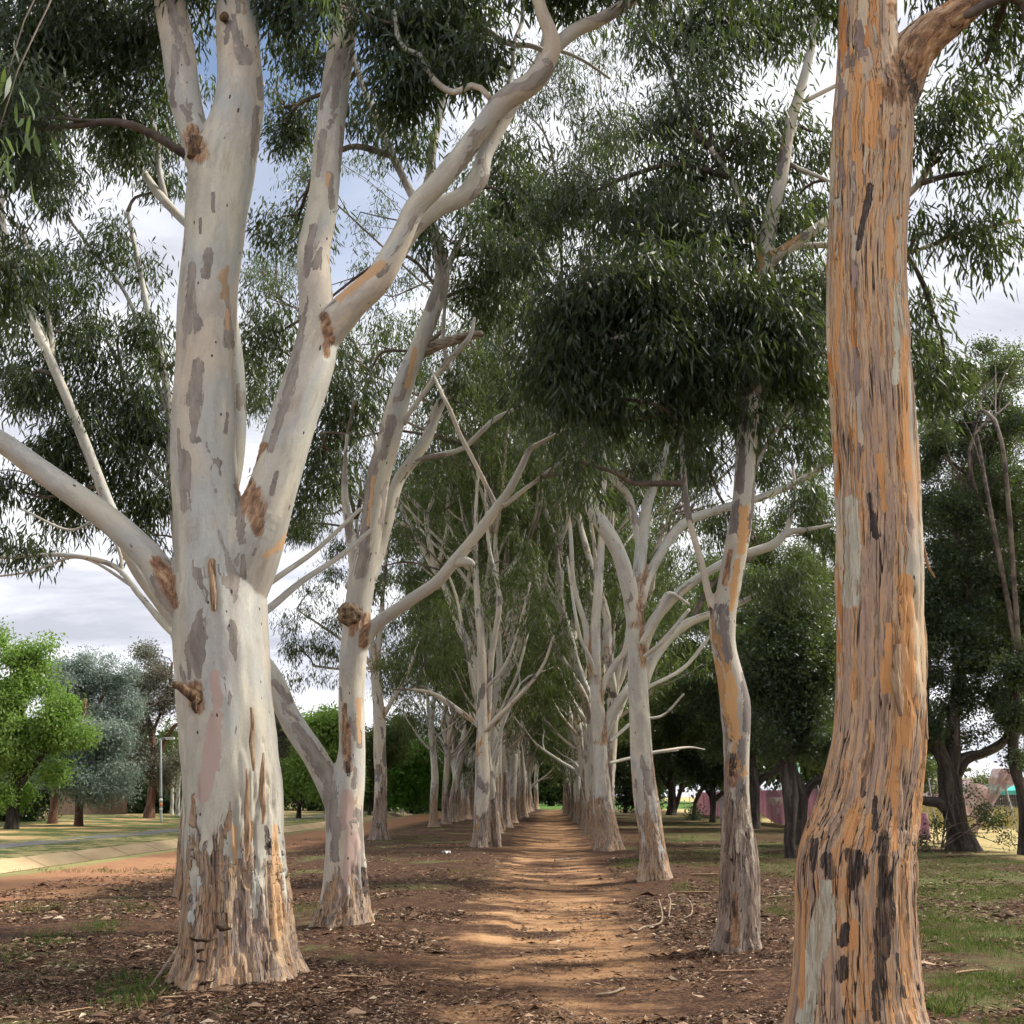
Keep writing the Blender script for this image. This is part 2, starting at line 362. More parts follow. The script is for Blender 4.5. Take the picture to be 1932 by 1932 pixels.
def hero(name, label, Yb, chains, thin, blobs, mat, seed, voxel=.02, rough=(0.3, 1.3), rlevel=1.0, flare=.45, lobes=5, lump=.05,
         per=26, spread=(.16, .16, .15), L=.15, Wd=.022, droop=1.7, leafmat='leaf_gum', group=None, base=None, gate=.42, twr=.017, ridge=.012, collar=1.0, cat='tree', dens=3.4, paint=None):
    rng = np.random.default_rng(seed)
    paths = [chain(c, Yb, .08) for c in chains]
    b0 = paths[0][0]; basep = np.array([b0[0], b0[1], 0.0]) if base is None else base
    root = empty(name, basep, label, cat, group)
    mb = MB()
    for p in paths: tube(mb, p, 20)
    me = mb.mesh('tmp'); o = bpy.data.objects.new('tmp', me); col.objects.link(o)
    m = o.modifiers.new('r', 'REMESH'); m.mode = 'VOXEL'; m.voxel_size = voxel; m.adaptivity = 0
    m = o.modifiers.new('s', 'SMOOTH'); m.factor = .5; m.iterations = 6
    ev = o.evaluated_get(bpy.context.evaluated_depsgraph_get()); em = ev.to_mesh()
    nv = len(em.vertices); v = np.zeros(nv * 3, np.float32); em.vertices.foreach_get('co', v); v = v.reshape(-1, 3).astype(float)
    nl = np.zeros(nv * 3, np.float32); em.vertices.foreach_get('normal', nl); nl = nl.reshape(-1, 3).astype(float)
    npoly = len(em.polygons); lt = np.zeros(npoly, np.int32); em.polygons.foreach_get('loop_total', lt)
    li = np.zeros(len(em.loops), np.int32); em.loops.foreach_get('vertex_index', li)
    ls = np.zeros(npoly, np.int32); em.polygons.foreach_get('loop_start', ls)
    ev.to_mesh_clear(); bpy.data.objects.remove(o); bpy.data.meshes.remove(me)
    # nearest limb of every vertex -> bark coordinates
    best = np.full(nv, 1e9); second = np.full(nv, 1e9); gid = np.zeros(nv, int); bk = np.zeros((nv, 3)); loc_r = np.ones(nv); axd = np.zeros((nv, 3))
    s0 = [0.0] * len(paths)
    for ci, p in enumerate(paths):
        T, A, B = frames(p[:, :3]); s = np.concatenate([[0], np.cumsum(np.linalg.norm(np.diff(p[:, :3], axis=0), axis=1))])
        if ci: s = s + p[0, 2]
        sd = np.full(nv, 1e9); lb = np.zeros((nv, 3)); lr = np.ones(nv); ax = np.zeros((nv, 3))
        lo, hi = p[:, :3].min(0) - 1, p[:, :3].max(0) + 1
        idx = np.where(((v > lo) & (v < hi)).all(1))[0]
        for i in range(len(p) - 1):
            a, b = p[i], p[i + 1]; ab = b[:3] - a[:3]; L2 = ab.dot(ab) + 1e-12
            ap = v[idx] - a[:3]; t = np.clip(ap @ ab / L2, 0, 1); q = ap - t[:, None] * ab
            r = a[3] + (b[3] - a[3]) * t; d = np.linalg.norm(q, axis=1) - r
            k = d < sd[idx]; ii = idx[k]; sd[ii] = d[k]
            Ai = A[i] * (1 - t[k])[:, None] + A[i + 1] * t[k][:, None]; Bi = B[i] * (1 - t[k])[:, None] + B[i + 1] * t[k][:, None]
            lb[ii] = np.stack([(q[k] * Ai).sum(1), (q[k] * Bi).sum(1), s[i] + t[k] * math.sqrt(L2)], 1); lr[ii] = r[k]
            ax[ii] = q[k] / (np.linalg.norm(q[k], axis=1)[:, None] + 1e-6)
        up = sd < best
        second = np.where(up, best, np.minimum(second, sd)); best = np.where(up, sd, best)
        gid[up] = ci; bk[up] = lb[up]; loc_r[up] = lr[up]; axd[up] = ax[up]
    bk = bk + seed * 3.17
    h = v[:, 2]
    _t('attrs ' + label[:20])
    rf = np.clip(1.0 - (h - rough[0]) / (rough[1] - rough[0]), 0, 1) * rlevel
    if rlevel > 1.5: rf = np.clip(.57 + .5 * np.clip(1 - (h - .8) / 1.5, 0, 1), 0, 1.2)
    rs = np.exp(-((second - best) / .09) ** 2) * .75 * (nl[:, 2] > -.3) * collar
    pat = {}
    for key, strokes in (paint or {}).items():
        val = np.zeros(nv); rel = v - np.array([0, 0, CAMH]); fw = rel[:, 1] * CP + rel[:, 2] * SP; X2 = CX + W * rel[:, 0] / fw; Y2_ = CX - W * (-rel[:, 1] * SP + rel[:, 2] * CP) / fw
        face = (nl * rel).sum(1) < .15
        for (x0, y0, w0, x1, y1, w1) in strokes:
            dx, dy = x1 - x0, y1 - y0; tt = np.clip(((X2 - x0) * dx + (Y2_ - y0) * dy) / (dx * dx + dy * dy + 1e-6), 0, 1)
            dd = np.hypot(X2 - x0 - tt * dx, Y2_ - y0 - tt * dy) / ((w0 + (w1 - w0) * tt) / 2)
            val = np.maximum(val, np.clip(1 - dd / 2, 0, 1) * face)
        if key == 'rs': rs = np.maximum(rs, val * 1.2)
        else: pat[key] = val
    # relief: lumps, ridges in the rough bark, flared foot
    f = (fbm(bk * np.array([3.0, 3.0, 1.2]), 3, seed) - .5) * 2 * lump * np.minimum(loc_r, .4) * 2
    edge = rf + (fbm(bk * np.array([7, 7, .8]), 4, seed + 3) - .5) * 1.5
    rid = np.abs(fbm(bk * np.array([16, 16, 1.6]), 3, seed + 9) - .5) * 2
    f = f + sstep(.45, .6, edge) * (ridge * .6 - ridge * 1.6 * (1 - sstep(0, .25, rid)))
    f = f + np.clip(rs, 0, 1) * (np.abs(fbm(bk * np.array([14, 14, 7]), 3, seed + 21) - .5) * 2 - .25) * .045 * np.minimum(loc_r * 5, 1)
    v = v + nl * f[:, None]
    ang = np.arctan2(axd[:, 1], axd[:, 0]); hh = np.clip(h, 0, None)
    fl = flare * loc_r * (np.exp(-hh / .22) * (.35 + .65 * np.clip(np.cos(ang * lobes + seed) * .6 + np.cos(ang * (lobes - 2) + 1.7 * seed) * .5, -.4, 1)) + .35 * np.exp(-hh / .6))
    fl = np.where(gid == 0, fl, 0) * (np.abs(axd[:, 2]) < .8)
    v = v + np.stack([axd[:, 0], axd[:, 1], 0 * h], 1) * fl[:, None]
    # split the one skin into trunk and limbs, shared smooth normals
    full = bpy.data.meshes.new('t'); mbf = MB()
    kinds = np.unique(lt); polys = []
    for k in kinds:
        w = np.where(lt == k)[0]; polys.append(li[ls[w][:, None] + np.arange(k)[None]])
    mbf.add(v, polys); fm = mbf.mesh('t'); nrm = np.zeros(nv * 3, np.float32); fm.vertices.foreach_get('normal', nrm); nrm = nrm.reshape(-1, 3); bpy.data.meshes.remove(fm); bpy.data.meshes.remove(full)
    for ci in range(len(paths)):
        sub = [p[gid[p[:, 0]] == ci] for p in polys]; sub = [p for p in sub if len(p)]
        if not sub: continue
        used = np.unique(np.concatenate([p.ravel() for p in sub]))
        if len(used) < 30: continue
        mp = np.zeros(nv, int); mp[used] = np.arange(len(used))
        part = MB().add(v[used], [mp[p] for p in sub], {'bk': bk[used], 'rf': rf[used], 'rs': rs[used], **{k_: a_[used] for k_, a_ in pat.items()}})
        ob = part.build('trunk' if ci == 0 else 'limb', M[mat], root)
        ob.data.normals_split_custom_set_from_vertices([tuple(x) for x in nrm[used]])
    # thin limbs as plain tubes
    tp = [chain(c, Yb, .07) for c in thin]
    for p in tp:
        tb = MB(); dark = p[0, 3] < .022
        tube(tb, p, 10, rng.uniform(0, 40), .15, .12); tb.build('limb', M['twig'] if dark else M[mat], root)
    nodes = np.vstack([p for p in paths] + tp)
    nodes = nodes[nodes[:, 2] > 1.5]
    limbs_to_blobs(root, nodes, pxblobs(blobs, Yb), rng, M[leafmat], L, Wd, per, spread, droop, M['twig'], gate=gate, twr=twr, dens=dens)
    return root, paths

def Ydepth(px, py): return float(G(px, py)[1])
Y1 = Ydepth(455, 1868); Y2 = Ydepth(645, 1752); YR1 = Ydepth(1625, 1985); YR2 = Ydepth(1390, 1800); YR3 = Ydepth(1237, 1664); YR4 = Ydepth(1150, 1604)
YL3 = Ydepth(717, 1585); YLi = Ydepth(905, 1600)

l1, l1p = hero('gum_tree', 'massive pale gum with hacked flaking base and three thick limbs, leaf litter at its foot', Y1,
 [[(452, 1990, 232), (450, 1880, 212), (447, 1800, 200), (446, 1700, 190), (440, 1600, 181), (439, 1500, 178), (431, 1400, 174), (424, 1300, 172), (416, 1200, 172), (412, 1100, 168), (402, 1010, 142), (389, 930, 122), (385, 800, 119), (388, 700, 112), (391, 600, 110), (399, 500, 109), (409, 400, 114), (420, 320, 122), (437, 260, 106), (451, 190, 91), (450, 100, 81), (447, 0, 76), (444, -150, 68), (448, -400, 52)],
  [(445, 1110, 120), (478, 1020, 112, -.1), (512, 930, 92, -.15), (552, 800, 88, -.15), (588, 690, 86, -.1), (600, 620, 74), (596, 560, 64), (592, 480, 60), (607, 400, 58), (617, 300, 55), (629, 200, 53), (641, 100, 51), (657, 0, 46), (672, -160, 40), (690, -400, 30)],
  [(400, 1200, 110), (352, 1150, 84, -.05), (314, 1100, 62, -.1), (281, 1051, 53, -.15), (215, 988, 50, -.2), (132, 926, 46, -.3), (66, 879, 43, -.35), (0, 832, 40, -.4), (-120, 770, 36, -.5), (-300, 690, 28, -.6)],
  [(592, 660, 66, -.05), (640, 600, 66, -.1), (672, 566, 58, -.15), (717, 523, 52, -.2), (758, 447, 42, -.25), (783, 392, 41, -.3), (823, 350, 41, -.35), (873, 290, 40, -.4), (912, 238, 38, -.5), (949, 192, 42, -.6), (1002, 157, 42, -.7), (1035, 112, 36, -.8), (1040, 70, 30, -.9), (1018, 10, 25, -1.0), (1008, -60, 22, -1.1), (1000, -220, 16, -1.2)],
  [(700, 560, 26, .1), (740, 500, 30, .15), (780, 432, 34, .2), (826, 392, 36, .25), (873, 371, 36, .3), (903, 335, 38, .35), (914, 295, 31, .4), (937, 245, 32, .45), (967, 195, 29, .5), (1015, 122, 22, .6), (1034, 60, 20, .7), (1036, 0, 18, .8), (1040, -150, 14, .9)],
  [(400, 360, 70), (378, 300, 62), (366, 250, 56), (348, 180, 60), (336, 100, 62), (321, 0, 59), (305, -150, 50), (280, -400, 36)],
  [(1030, 120, 30, -.8), (1051, 86, 28, -.8), (1091, 54, 27, -.8), (1137, 34, 25, -.8), (1203, -10, 22, -.8), (1290, -90, 17, -.8)]],
 [[(430, 960, 22, .35), (446, 880, 26, .4), (449, 800, 30, .45), (446, 700, 30, .5), (436, 600, 24, .5)],
  [(380, 440, 18, .5), (347, 417, 16, .8), (298, 364, 17, 1.2), (265, 317, 14, 1.5), (235, 274, 12, 1.8), (200, 180, 9, 2)],
  [(312, 374, 12, 1.2), (300, 320, 11, 1.2), (298, 265, 10, 1.2), (280, 215, 9, 1.2), (258, 175, 8, 1.3), (262, 90, 6, 1.3)],
  [(925, 186, 12, -.5), (906, 166, 12, -.5), (889, 161, 12, -.5), (856, 174, 12, -.5), (826, 158, 12, -.5), (803, 129, 11, -.5), (790, 103, 10, -.5), (767, 94, 9, -.5), (750, 66, 8, -.5), (744, 20, 7, -.5)],
  [(1030, 98, 10, .1), (1000, 86, 10, .1), (960, 82, 11, .1), (920, 58, 12, 0), (870, 24, 12, 0), (815, -10, 12, 0)],
  [(957, 168, 9, -.3), (966, 130, 9, -.3), (970, 80, 8, -.3), (985, 40, 8, -.2), (985, -20, 6, -.2)],
  [(1050, 95, 8, .3), (1075, 102, 7, .3), (1110, 120, 6, .3), (1150, 148, 5, .3)],
  [(480, 1170, 14, .5), (520, 1138, 14, .7), (569, 1097, 12, 1), (639, 1051, 10, 1.3), (700, 1000, 7, 1.5)],
  [(480, 1120, 12, .5), (530, 1085, 12, .7), (600, 1035, 10, 1), (680, 960, 7, 1.3)]],
 [(60, 90, 130, 110, 60, .5), (200, 40, 110, 90, 46, .8), (20, 250, 60, 110, 26, -.5), (250, 190, 60, 90, 24, 1), (380, -60, 160, 60, 40, 0), (560, -70, 90, 60, 22, 0),
  (620, -4, 26, 26, 5, -.8), (560, 20, 40, 30, 8), (730, 60, 50, 60, 20, -.2), (850, 60, 80, 70, 34, 0), (760, 140, 70, 40, 20, -.3), (900, 110, 50, 40, 12, -.4), (1010, -60, 110, 50, 30, -.8), (1200, -80, 120, 60, 34, -.8),
  (-150, 700, 130, 120, 30, -.4), (-220, 400, 160, 200, 60, 0), (100, -180, 200, 90, 60, 0), (450, -260, 260, 110, 90, 0), (800, -160, 200, 90, 70, 0), (40, 500, 60, 70, 12, .8), (300, 60, 50, 60, 14, .9)],
 'gum_pale', 3, .017, (.15, 2.35), .9, .42, 5, .05, ridge=.022, per=26, L=.15, Wd=.024, collar=.2,
 paint={'pg': [(394, 478, 16, 388, 520, 16), (362, 505, 16, 354, 620, 20), (425, 540, 12, 432, 650, 20), (401, 366, 8, 402, 400, 6), (378, 412, 7, 378, 440, 7), (488, 150, 10, 492, 185, 10), (484, 205, 14, 478, 260, 9), (432, 44, 16, 425, 80, 12), (450, 0, 10, 450, 22, 7), (320, 0, 16, 338, 75, 18), (346, 85, 14, 354, 120, 10), (343, 200, 8, 360, 226, 9),
   (374, 690, 22, 366, 760, 28), (366, 760, 24, 365, 835, 5), (337, 810, 6, 350, 960, 13), (362, 580, 18, 373, 620, 12), (429, 780, 6, 426, 815, 9), (453, 940, 22, 455, 1020, 14), (458, 1050, 9, 460, 1090, 12), (522, 890, 7, 512, 930, 10), (572, 600, 16, 545, 740, 22), (538, 760, 18, 512, 850, 12), (358, 1226, 10, 356, 1280, 7), (610, 250, 16, 600, 330, 10), (640, 120, 12, 630, 200, 12), (622, 330, 14, 626, 390, 10), (590, 430, 16, 578, 520, 12), (450, 700, 12, 449, 780, 12)],
  'pp': [(407, 1275, 22, 411, 1330, 20), (408, 1350, 28, 398, 1440, 38), (396, 1440, 30, 385, 1500, 30)], 'pt': [(427, 585, 8, 428, 620, 8), (620, 330, 10, 618, 350, 8), (562, 1000, 20, 500, 1050, 8), (640, 560, 26, 720, 500, 16), (515, 1560, 14, 518, 1760, 22), (440, 1560, 12, 445, 1640, 10)],
  'rs': [(462, 905, 30, 478, 955, 44), (480, 955, 36, 486, 1000, 20), (470, 880, 16, 500, 840, 10), (296, 1060, 22, 316, 1095, 36), (312, 1090, 30, 330, 1140, 18), (612, 598, 18, 622, 645, 18), (616, 650, 14, 618, 670, 12), (366, 1300, 30, 372, 1335, 24), (362, 250, 30, 375, 290, 36), (400, 1060, 12, 403, 1150, 10)],
  'pd': [(365, 1325, 10, 370, 1340, 8), (364, 262, 16, 372, 285, 14), (428, 38, 10, 424, 46, 8), (500, 1560, 8, 502, 1600, 10)]})

l2, l2p = hero('gum_tree', 'forked pale gum with a round brown burl above its low fork', Y2,
 [[(645, 1830, 100), (645, 1762, 92), (652, 1690, 78), (651, 1600, 71), (649, 1530, 72), (656, 1470, 66), (664, 1415, 50), (663, 1315, 49), (668, 1216, 52), (676, 1140, 52), (688, 1071, 50), (700, 1005, 43), (713, 906, 45), (732, 840, 43), (748, 773, 42), (768, 707, 37), (796, 641, 33), (820, 575, 32), (834, 529, 29), (830, 480, 25), (812, 425, 24), (790, 390, 20), (768, 350, 16), (744, 300, 14), (717, 240, 14), (692, 180, 13), (672, 125, 12), (660, 70, 10), (655, -40, 8)],
  [(650, 1540, 60), (625, 1487, 50), (592, 1424, 46), (565, 1385, 44), (542, 1345, 41), (512, 1275, 36), (470, 1228, 30, .3), (400, 1210, 24, .8), (330, 1196, 15, 1.0), (265, 1125, 12, 1), (215, 1068, 11, 1), (120, 1047, 10, 1), (0, 1052, 8, 1), (-120, 1040, 6, 1)],
  [(672, 1230, 34), (692, 1198, 30, -.1), (724, 1167, 25, -.2), (787, 1124, 24, -.4), (826, 1097, 24, -.5), (856, 1061, 24, -.6), (892, 1018, 22, -.7), (932, 965, 21, -.8), (959, 928, 17, -.9), (984, 880, 14, -1), (1000, 848, 12, -1), (1031, 830, 9, -1), (1062, 812, 7, -1), (1110, 790, 5, -1)],
  [(700, 1090, 24), (718, 1038, 23, .2), (733, 975, 25, .3), (750, 910, 24, .4), (780, 866, 23, .4), (806, 826, 22, .4), (828, 767, 20, .4), (848, 735, 18, .4), (846, 695, 12, .4), (836, 640, 9, .4), (840, 560, 8, .5)],
  [(812, 330, 17, .5), (818, 270, 17, .5), (832, 210, 16, .5), (840, 149, 15, .5), (856, 100, 12, .5), (862, 0, 9, .5)]],
 [[(660, 1110, 20), (668, 1071, 20, .1), (660, 1005, 18, .2), (651, 939, 14, .2), (651, 873, 9, .2), (655, 820, 6, .2)],
  [(800, 370, 17, .4), (808, 340, 17, .5), (812, 325, 17, .5)],
  [(838, 519, 12), (858, 475, 12), (874, 440, 10), (881, 400, 9), (878, 340, 6)],
  [(768, 890, 10, .4), (790, 868, 10, .3), (840, 856, 10, .2), (873, 846, 9, .1), (906, 816, 9), (935, 790, 8), (978, 768, 6), (1010, 745, 5)],
  [(762, 800, 11), (772, 780, 10, -.1), (800, 742, 11, -.1), (826, 705, 11, -.1), (856, 670, 11, -.1), (886, 636, 9, -.1), (895, 600, 6)],
  [(950, 955, 9, -.9), (975, 935, 9, -.9), (1005, 912, 8, -.9), (1054, 875, 8, -.9), (1100, 838, 7, -.9), (1137, 806, 6, -.9)],
  [(938, 958, 9, -.8), (919, 919, 9, -.8), (892, 866, 9, -.8), (868, 820, 8, -.8), (852, 780, 8, -.8), (836, 747, 7, -.8), (815, 700, 5)],
  [(858, 1062, 16, -.6), (880, 1060, 18, -.7), (892, 1064, 10, -.8)],
  [(325, 1190, 7, 1), (290, 1150, 6, 1), (240, 1100, 6, 1), (150, 1052, 5, 1), (60, 1078, 4, 1), (0, 1087, 4, 1)],
  [(230, 1085, 7, 1), (225, 1040, 6, 1), (190, 980, 5, 1), (130, 1000, 5, 1), (40, 960, 4, 1)]],
 [(540, 240, 56, 66, 24, 1.5), (575, 110, 46, 46, 14, 0), (700, 190, 40, 60, 12), (770, 250, 40, 60, 12), (820, 60, 50, 60, 14, .6), (560, 420, 60, 70, 22, 2), (500, 640, 40, 90, 20, 2.5), (600, 870, 60, 110, 34, 1.5),
  (905, 480, 60, 60, 22, 0), (960, 330, 70, 80, 30, .5), (950, 560, 60, 70, 20, .6), (650, 740, 50, 60, 16, 1), (820, 430, 40, 40, 8), (1000, 420, 60, 70, 22, 1), (700, 700, 60, 80, 14, 2), (1090, 900, 30, 40, 5, -1), (1060, 690, 60, 60, 16, 1),
  (660, -80, 130, 60, 30), (860, -70, 110, 60, 24, .5), (60, 1040, 100, 40, 12, 1), (-120, 1000, 100, 60, 20, 1), (880, 760, 50, 50, 8, .5)],
 'gum_pale', 11, .02, (.10, 1.25), .95, .35, 6, .05, ridge=.018, per=24, L=.155, Wd=.025, collar=.2,
 paint={'pg': [(516, 1287, 14, 547, 1322, 16), (558, 1370, 22, 618, 1462, 34), (622, 1478, 26, 628, 1560, 26), (634, 1560, 14, 632, 1620, 16), (671, 1450, 9, 668, 1485, 10), (643, 1297, 6, 645, 1322, 7), (703, 850, 22, 692, 950, 24), (690, 960, 22, 680, 1080, 28), (740, 790, 18, 722, 860, 16), (775, 690, 14, 758, 750, 14), (826, 520, 20, 812, 580, 18), (832, 440, 20, 835, 500, 18)],
  'pp': [(665, 1580, 28, 660, 1660, 24), (655, 1500, 22, 655, 1550, 30)], 'pt': [(783, 660, 12, 768, 730, 10), (705, 900, 6, 694, 990, 6), (676, 1320, 8, 678, 1400, 8)],
  'rs': [(652, 1370, 18, 656, 1450, 16), (650, 1330, 10, 652, 1380, 14), (668, 1180, 20, 664, 1196, 12), (690, 1165, 18, 684, 1215, 16)], 'pd': [(655, 1440, 10, 658, 1462, 6), (684, 1640, 8, 686, 1690, 8)]})
M['greywood'] = mat_plain('weathered_wood', (.12, .085, .06), (.46, .39, .31), 26, .9, .03, (.3, 1, 1), spec=.1)
# sprays of leaves hanging close to the lens from the boughs overhead
rs_ = np.random.default_rng(4)
for (px, py, Y, n, sx_, sz_) in [(624, -8, 4.6, 5, .05, .07), (8, 150, 3.6, 4, .03, .06), (-6, 250, 3.6, 5, .03, .06), (600, -40, 4.6, 5, .06, .05)]:
    c_, m_ = P(px, py, Y); C_ = c_ + rs_.normal(0, 1, (n, 3)) * np.array([sx_, .1, sz_]); sb = MB(); leaves(sb, C_, 7, (.03, .05, .04), .12, .02, 2.2, rs_)
    sb.build('leaf_spray', M['leaf_green2'], l1); tb = MB()
    tube(tb, smoothpath([[c_[0], c_[1], c_[2] - .05, .002], [c_[0] + .05, c_[1] + .1, c_[2] + .6, .004], [c_[0] + .1, c_[1] + .8, c_[2] + 2.2, .008], [-1.6 + .2 * px / 600, 6.5, 8.5, .02]], .2), 5, 0, .3); tb.build('branch', M['twig'], l1)
# burl, broken bough
def lump(root, c, r, mat, name, seed, sc=(1, 1, 1)):
    rng = np.random.default_rng(seed); n = 40; mb = MB()
    th = np.linspace(0, math.pi, n // 2 + 1); ph = np.linspace(0, 2 * math.pi, n, endpoint=False)
    v = np.array([[math.sin(a) * math.cos(b), math.sin(a) * math.sin(b), math.cos(a)] for a in th for b in ph])
    rr = r * (1 + .35 * (fbm(v * 2.2 + seed, 3, seed) - .5) * 2 - .08 * (1 - sstep(0, .2, np.abs(fbm(v * np.array([4, 4, 4]) + 9, 2, seed) - .5) * 2)))
    v = v * rr[:, None] * np.array(sc) + c
    i = np.arange(n // 2)[:, None] * n; j = np.arange(n)[None]
    q = np.stack([i + j, i + n + j, i + n + (j + 1) % n, i + (j + 1) % n], 2).reshape(-1, 4)
    mb.add(v, [q]); return mb.build(name, M[mat], root)
c, m = P(661, 1160, Y2 - .14); lump(l2, c, 22 * m, 'burl', 'burl', 5, (1.05, .9, .95))
def stub(root, pts, Yb, mat='wound', name='broken_branch', wob=.35):
    mb = MB(); tube(mb, chain(pts, Yb, .02), 14, 3.0, 1.0, wob, stub=True); return mb.build(name, M[mat], root)
stub(l2, [(798, 664, 24, .1), (830, 650, 22), (856, 642, 20), (885, 634, 18), (911, 630, 12)], Y2, 'greywood')
stub(l1, [(386, 1322, 38, -.25), (370, 1313, 30, -.40), (352, 1304, 21, -.45), (340, 1294, 19, -.47), (325, 1291, 16, -.5)], Y1, wob=.8)
stub(l1, [(372, 1318, 14, -.43), (366, 1332, 12, -.46), (371, 1345, 6, -.46)], Y1, wob=.8)
stub(l1, [(368, 300, 30, -.2), (372, 280, 30, -.22), (378, 262, 24, -.22)], Y1)
stub(l1, [(424, 30, 16, -.25), (422, 34, 17, -.3)], Y1)

r1, r1p = hero('gum_tree', 'thick reddish orange gum with stringy peeling bark, swollen at knee height', YR1,
 [[(1632, 2120, 262), (1628, 1990, 240), (1622, 1900, 225), (1619, 1820, 216), (1616, 1720, 214), (1615, 1650, 216), (1621, 1600, 208), (1633, 1550, 192), (1643, 1500, 184), (1656, 1400, 171), (1659, 1300, 164), (1659, 1200, 158), (1659, 1100, 155), (1659, 1000, 152), (1655, 900, 151), (1650, 800, 149), (1644, 700, 147), (1638, 600, 145), (1636, 500, 140), (1640, 400, 140), (1644, 300, 144), (1646, 220, 140), (1640, 150, 118), (1636, 80, 108), (1637, 0, 104), (1632, -150, 96), (1628, -400, 80)],
  [(1650, 260, 110), (1680, 190, 96), (1715, 110, 84), (1745, 72, 76), (1785, 42, 66), (1824, 14, 57), (1866, -22, 50), (1960, -90, 42), (2080, -200, 30)]],
 [[(1705, 478, 9, 3), (1760, 462, 8, 3), (1809, 442, 7, 3), (1860, 430, 6, 3), (1925, 415, 5, 3)], [(1700, 380, 14, 2.4), (1745, 330, 12, 2.5), (1800, 220, 9, 2.6), (1880, 190, 7, 2.6)]],
 [(1800, 170, 66, 60, 10, 2.2), (1790, 280, 60, 60, 10, 2.2), (1890, 300, 60, 50, 8, 2), (1860, 120, 60, 50, 8, 1.2), (1765, 420, 40, 60, 8, 2.4), (1760, 620, 40, 90, 14, 3.2), (1890, 440, 50, 50, 7, 2.4), (1900, -60, 130, 70, 26, .5), (1640, -200, 220, 80, 40), (2060, 60, 90, 220, 40, 0), (1780, 700, 50, 60, 8, 3.5),
  (1500, -40, 80, 50, 14, .8), (1250, -30, 60, 40, 8, 1)],
 'gum_orange', 17, .016, (0, 9), 2.0, .30, 5, .045, ridge=.010, per=26, L=.15, collar=.3,
 paint={'pd': [(1562, 1620, 24, 1570, 1650, 22), (1600, 1606, 20, 1618, 1640, 40), (1616, 1640, 38, 1608, 1668, 24), (1668, 1570, 14, 1670, 1690, 34), (1670, 1700, 36, 1662, 1800, 30), (1656, 1800, 22, 1653, 1920, 14), (1598, 1748, 14, 1592, 1776, 18), (1594, 1812, 18, 1590, 1840, 20), (1642, 353, 14, 1618, 470, 9), (1652, 1505, 9, 1650, 1560, 12), (1630, 1470, 12, 1628, 1500, 10), (1540, 1590, 16, 1536, 1640, 12), (1700, 120, 12, 1735, 190, 22), (1640, 935, 10, 1652, 1010, 14), (1690, 1800, 6, 1700, 1880, 8)],
  'pg': [(1667, 710, 32, 1668, 770, 34), (1620, 845, 24, 1630, 900, 22), (1645, 930, 22, 1654, 1040, 20), (1610, 500, 24, 1600, 720, 26), (1600, 220, 26, 1596, 400, 24), (1690, 250, 24, 1685, 340, 14), (1630, 1520, 50, 1640, 1580, 40), (1652, 1050, 20, 1640, 1180, 18), (1596, 1260, 10, 1592, 1400, 8)],
  'pt': [(1650, 165, 32, 1643, 270, 26), (1680, 410, 14, 1678, 520, 14), (1708, 1095, 28, 1712, 1210, 26), (1620, 120, 14, 1612, 300, 10), (1688, 1470, 18, 1690, 1600, 12), (1612, 1540, 30, 1600, 1590, 16), (1700, 1330, 14, 1690, 1460, 12), (1522, 1700, 8, 1522, 1900, 10), (1612, 1740, 16, 1606, 1790, 12), (1585, 430, 8, 1580, 700, 8), (1706, 640, 10, 1712, 900, 16), (1716, 1230, 20, 1710, 1400, 24), (1660, 860, 14, 1668, 960, 10), (1676, 1180, 18, 1672, 1300, 22), (1640, 1540, 10, 1636, 1600, 16)],
  'rs': [(1690, 170, 50, 1745, 90, 70), (1745, 90, 66, 1870, -20, 50), (1683, 15, 16, 1684, 30, 16)],
  'pw': [(1562, 1672, 26, 1558, 1720, 46), (1558, 1720, 44, 1542, 1800, 40), (1542, 1800, 36, 1528, 1930, 28), (1608, 950, 30, 1604, 1130, 36), (1692, 540, 12, 1688, 720, 14)]})

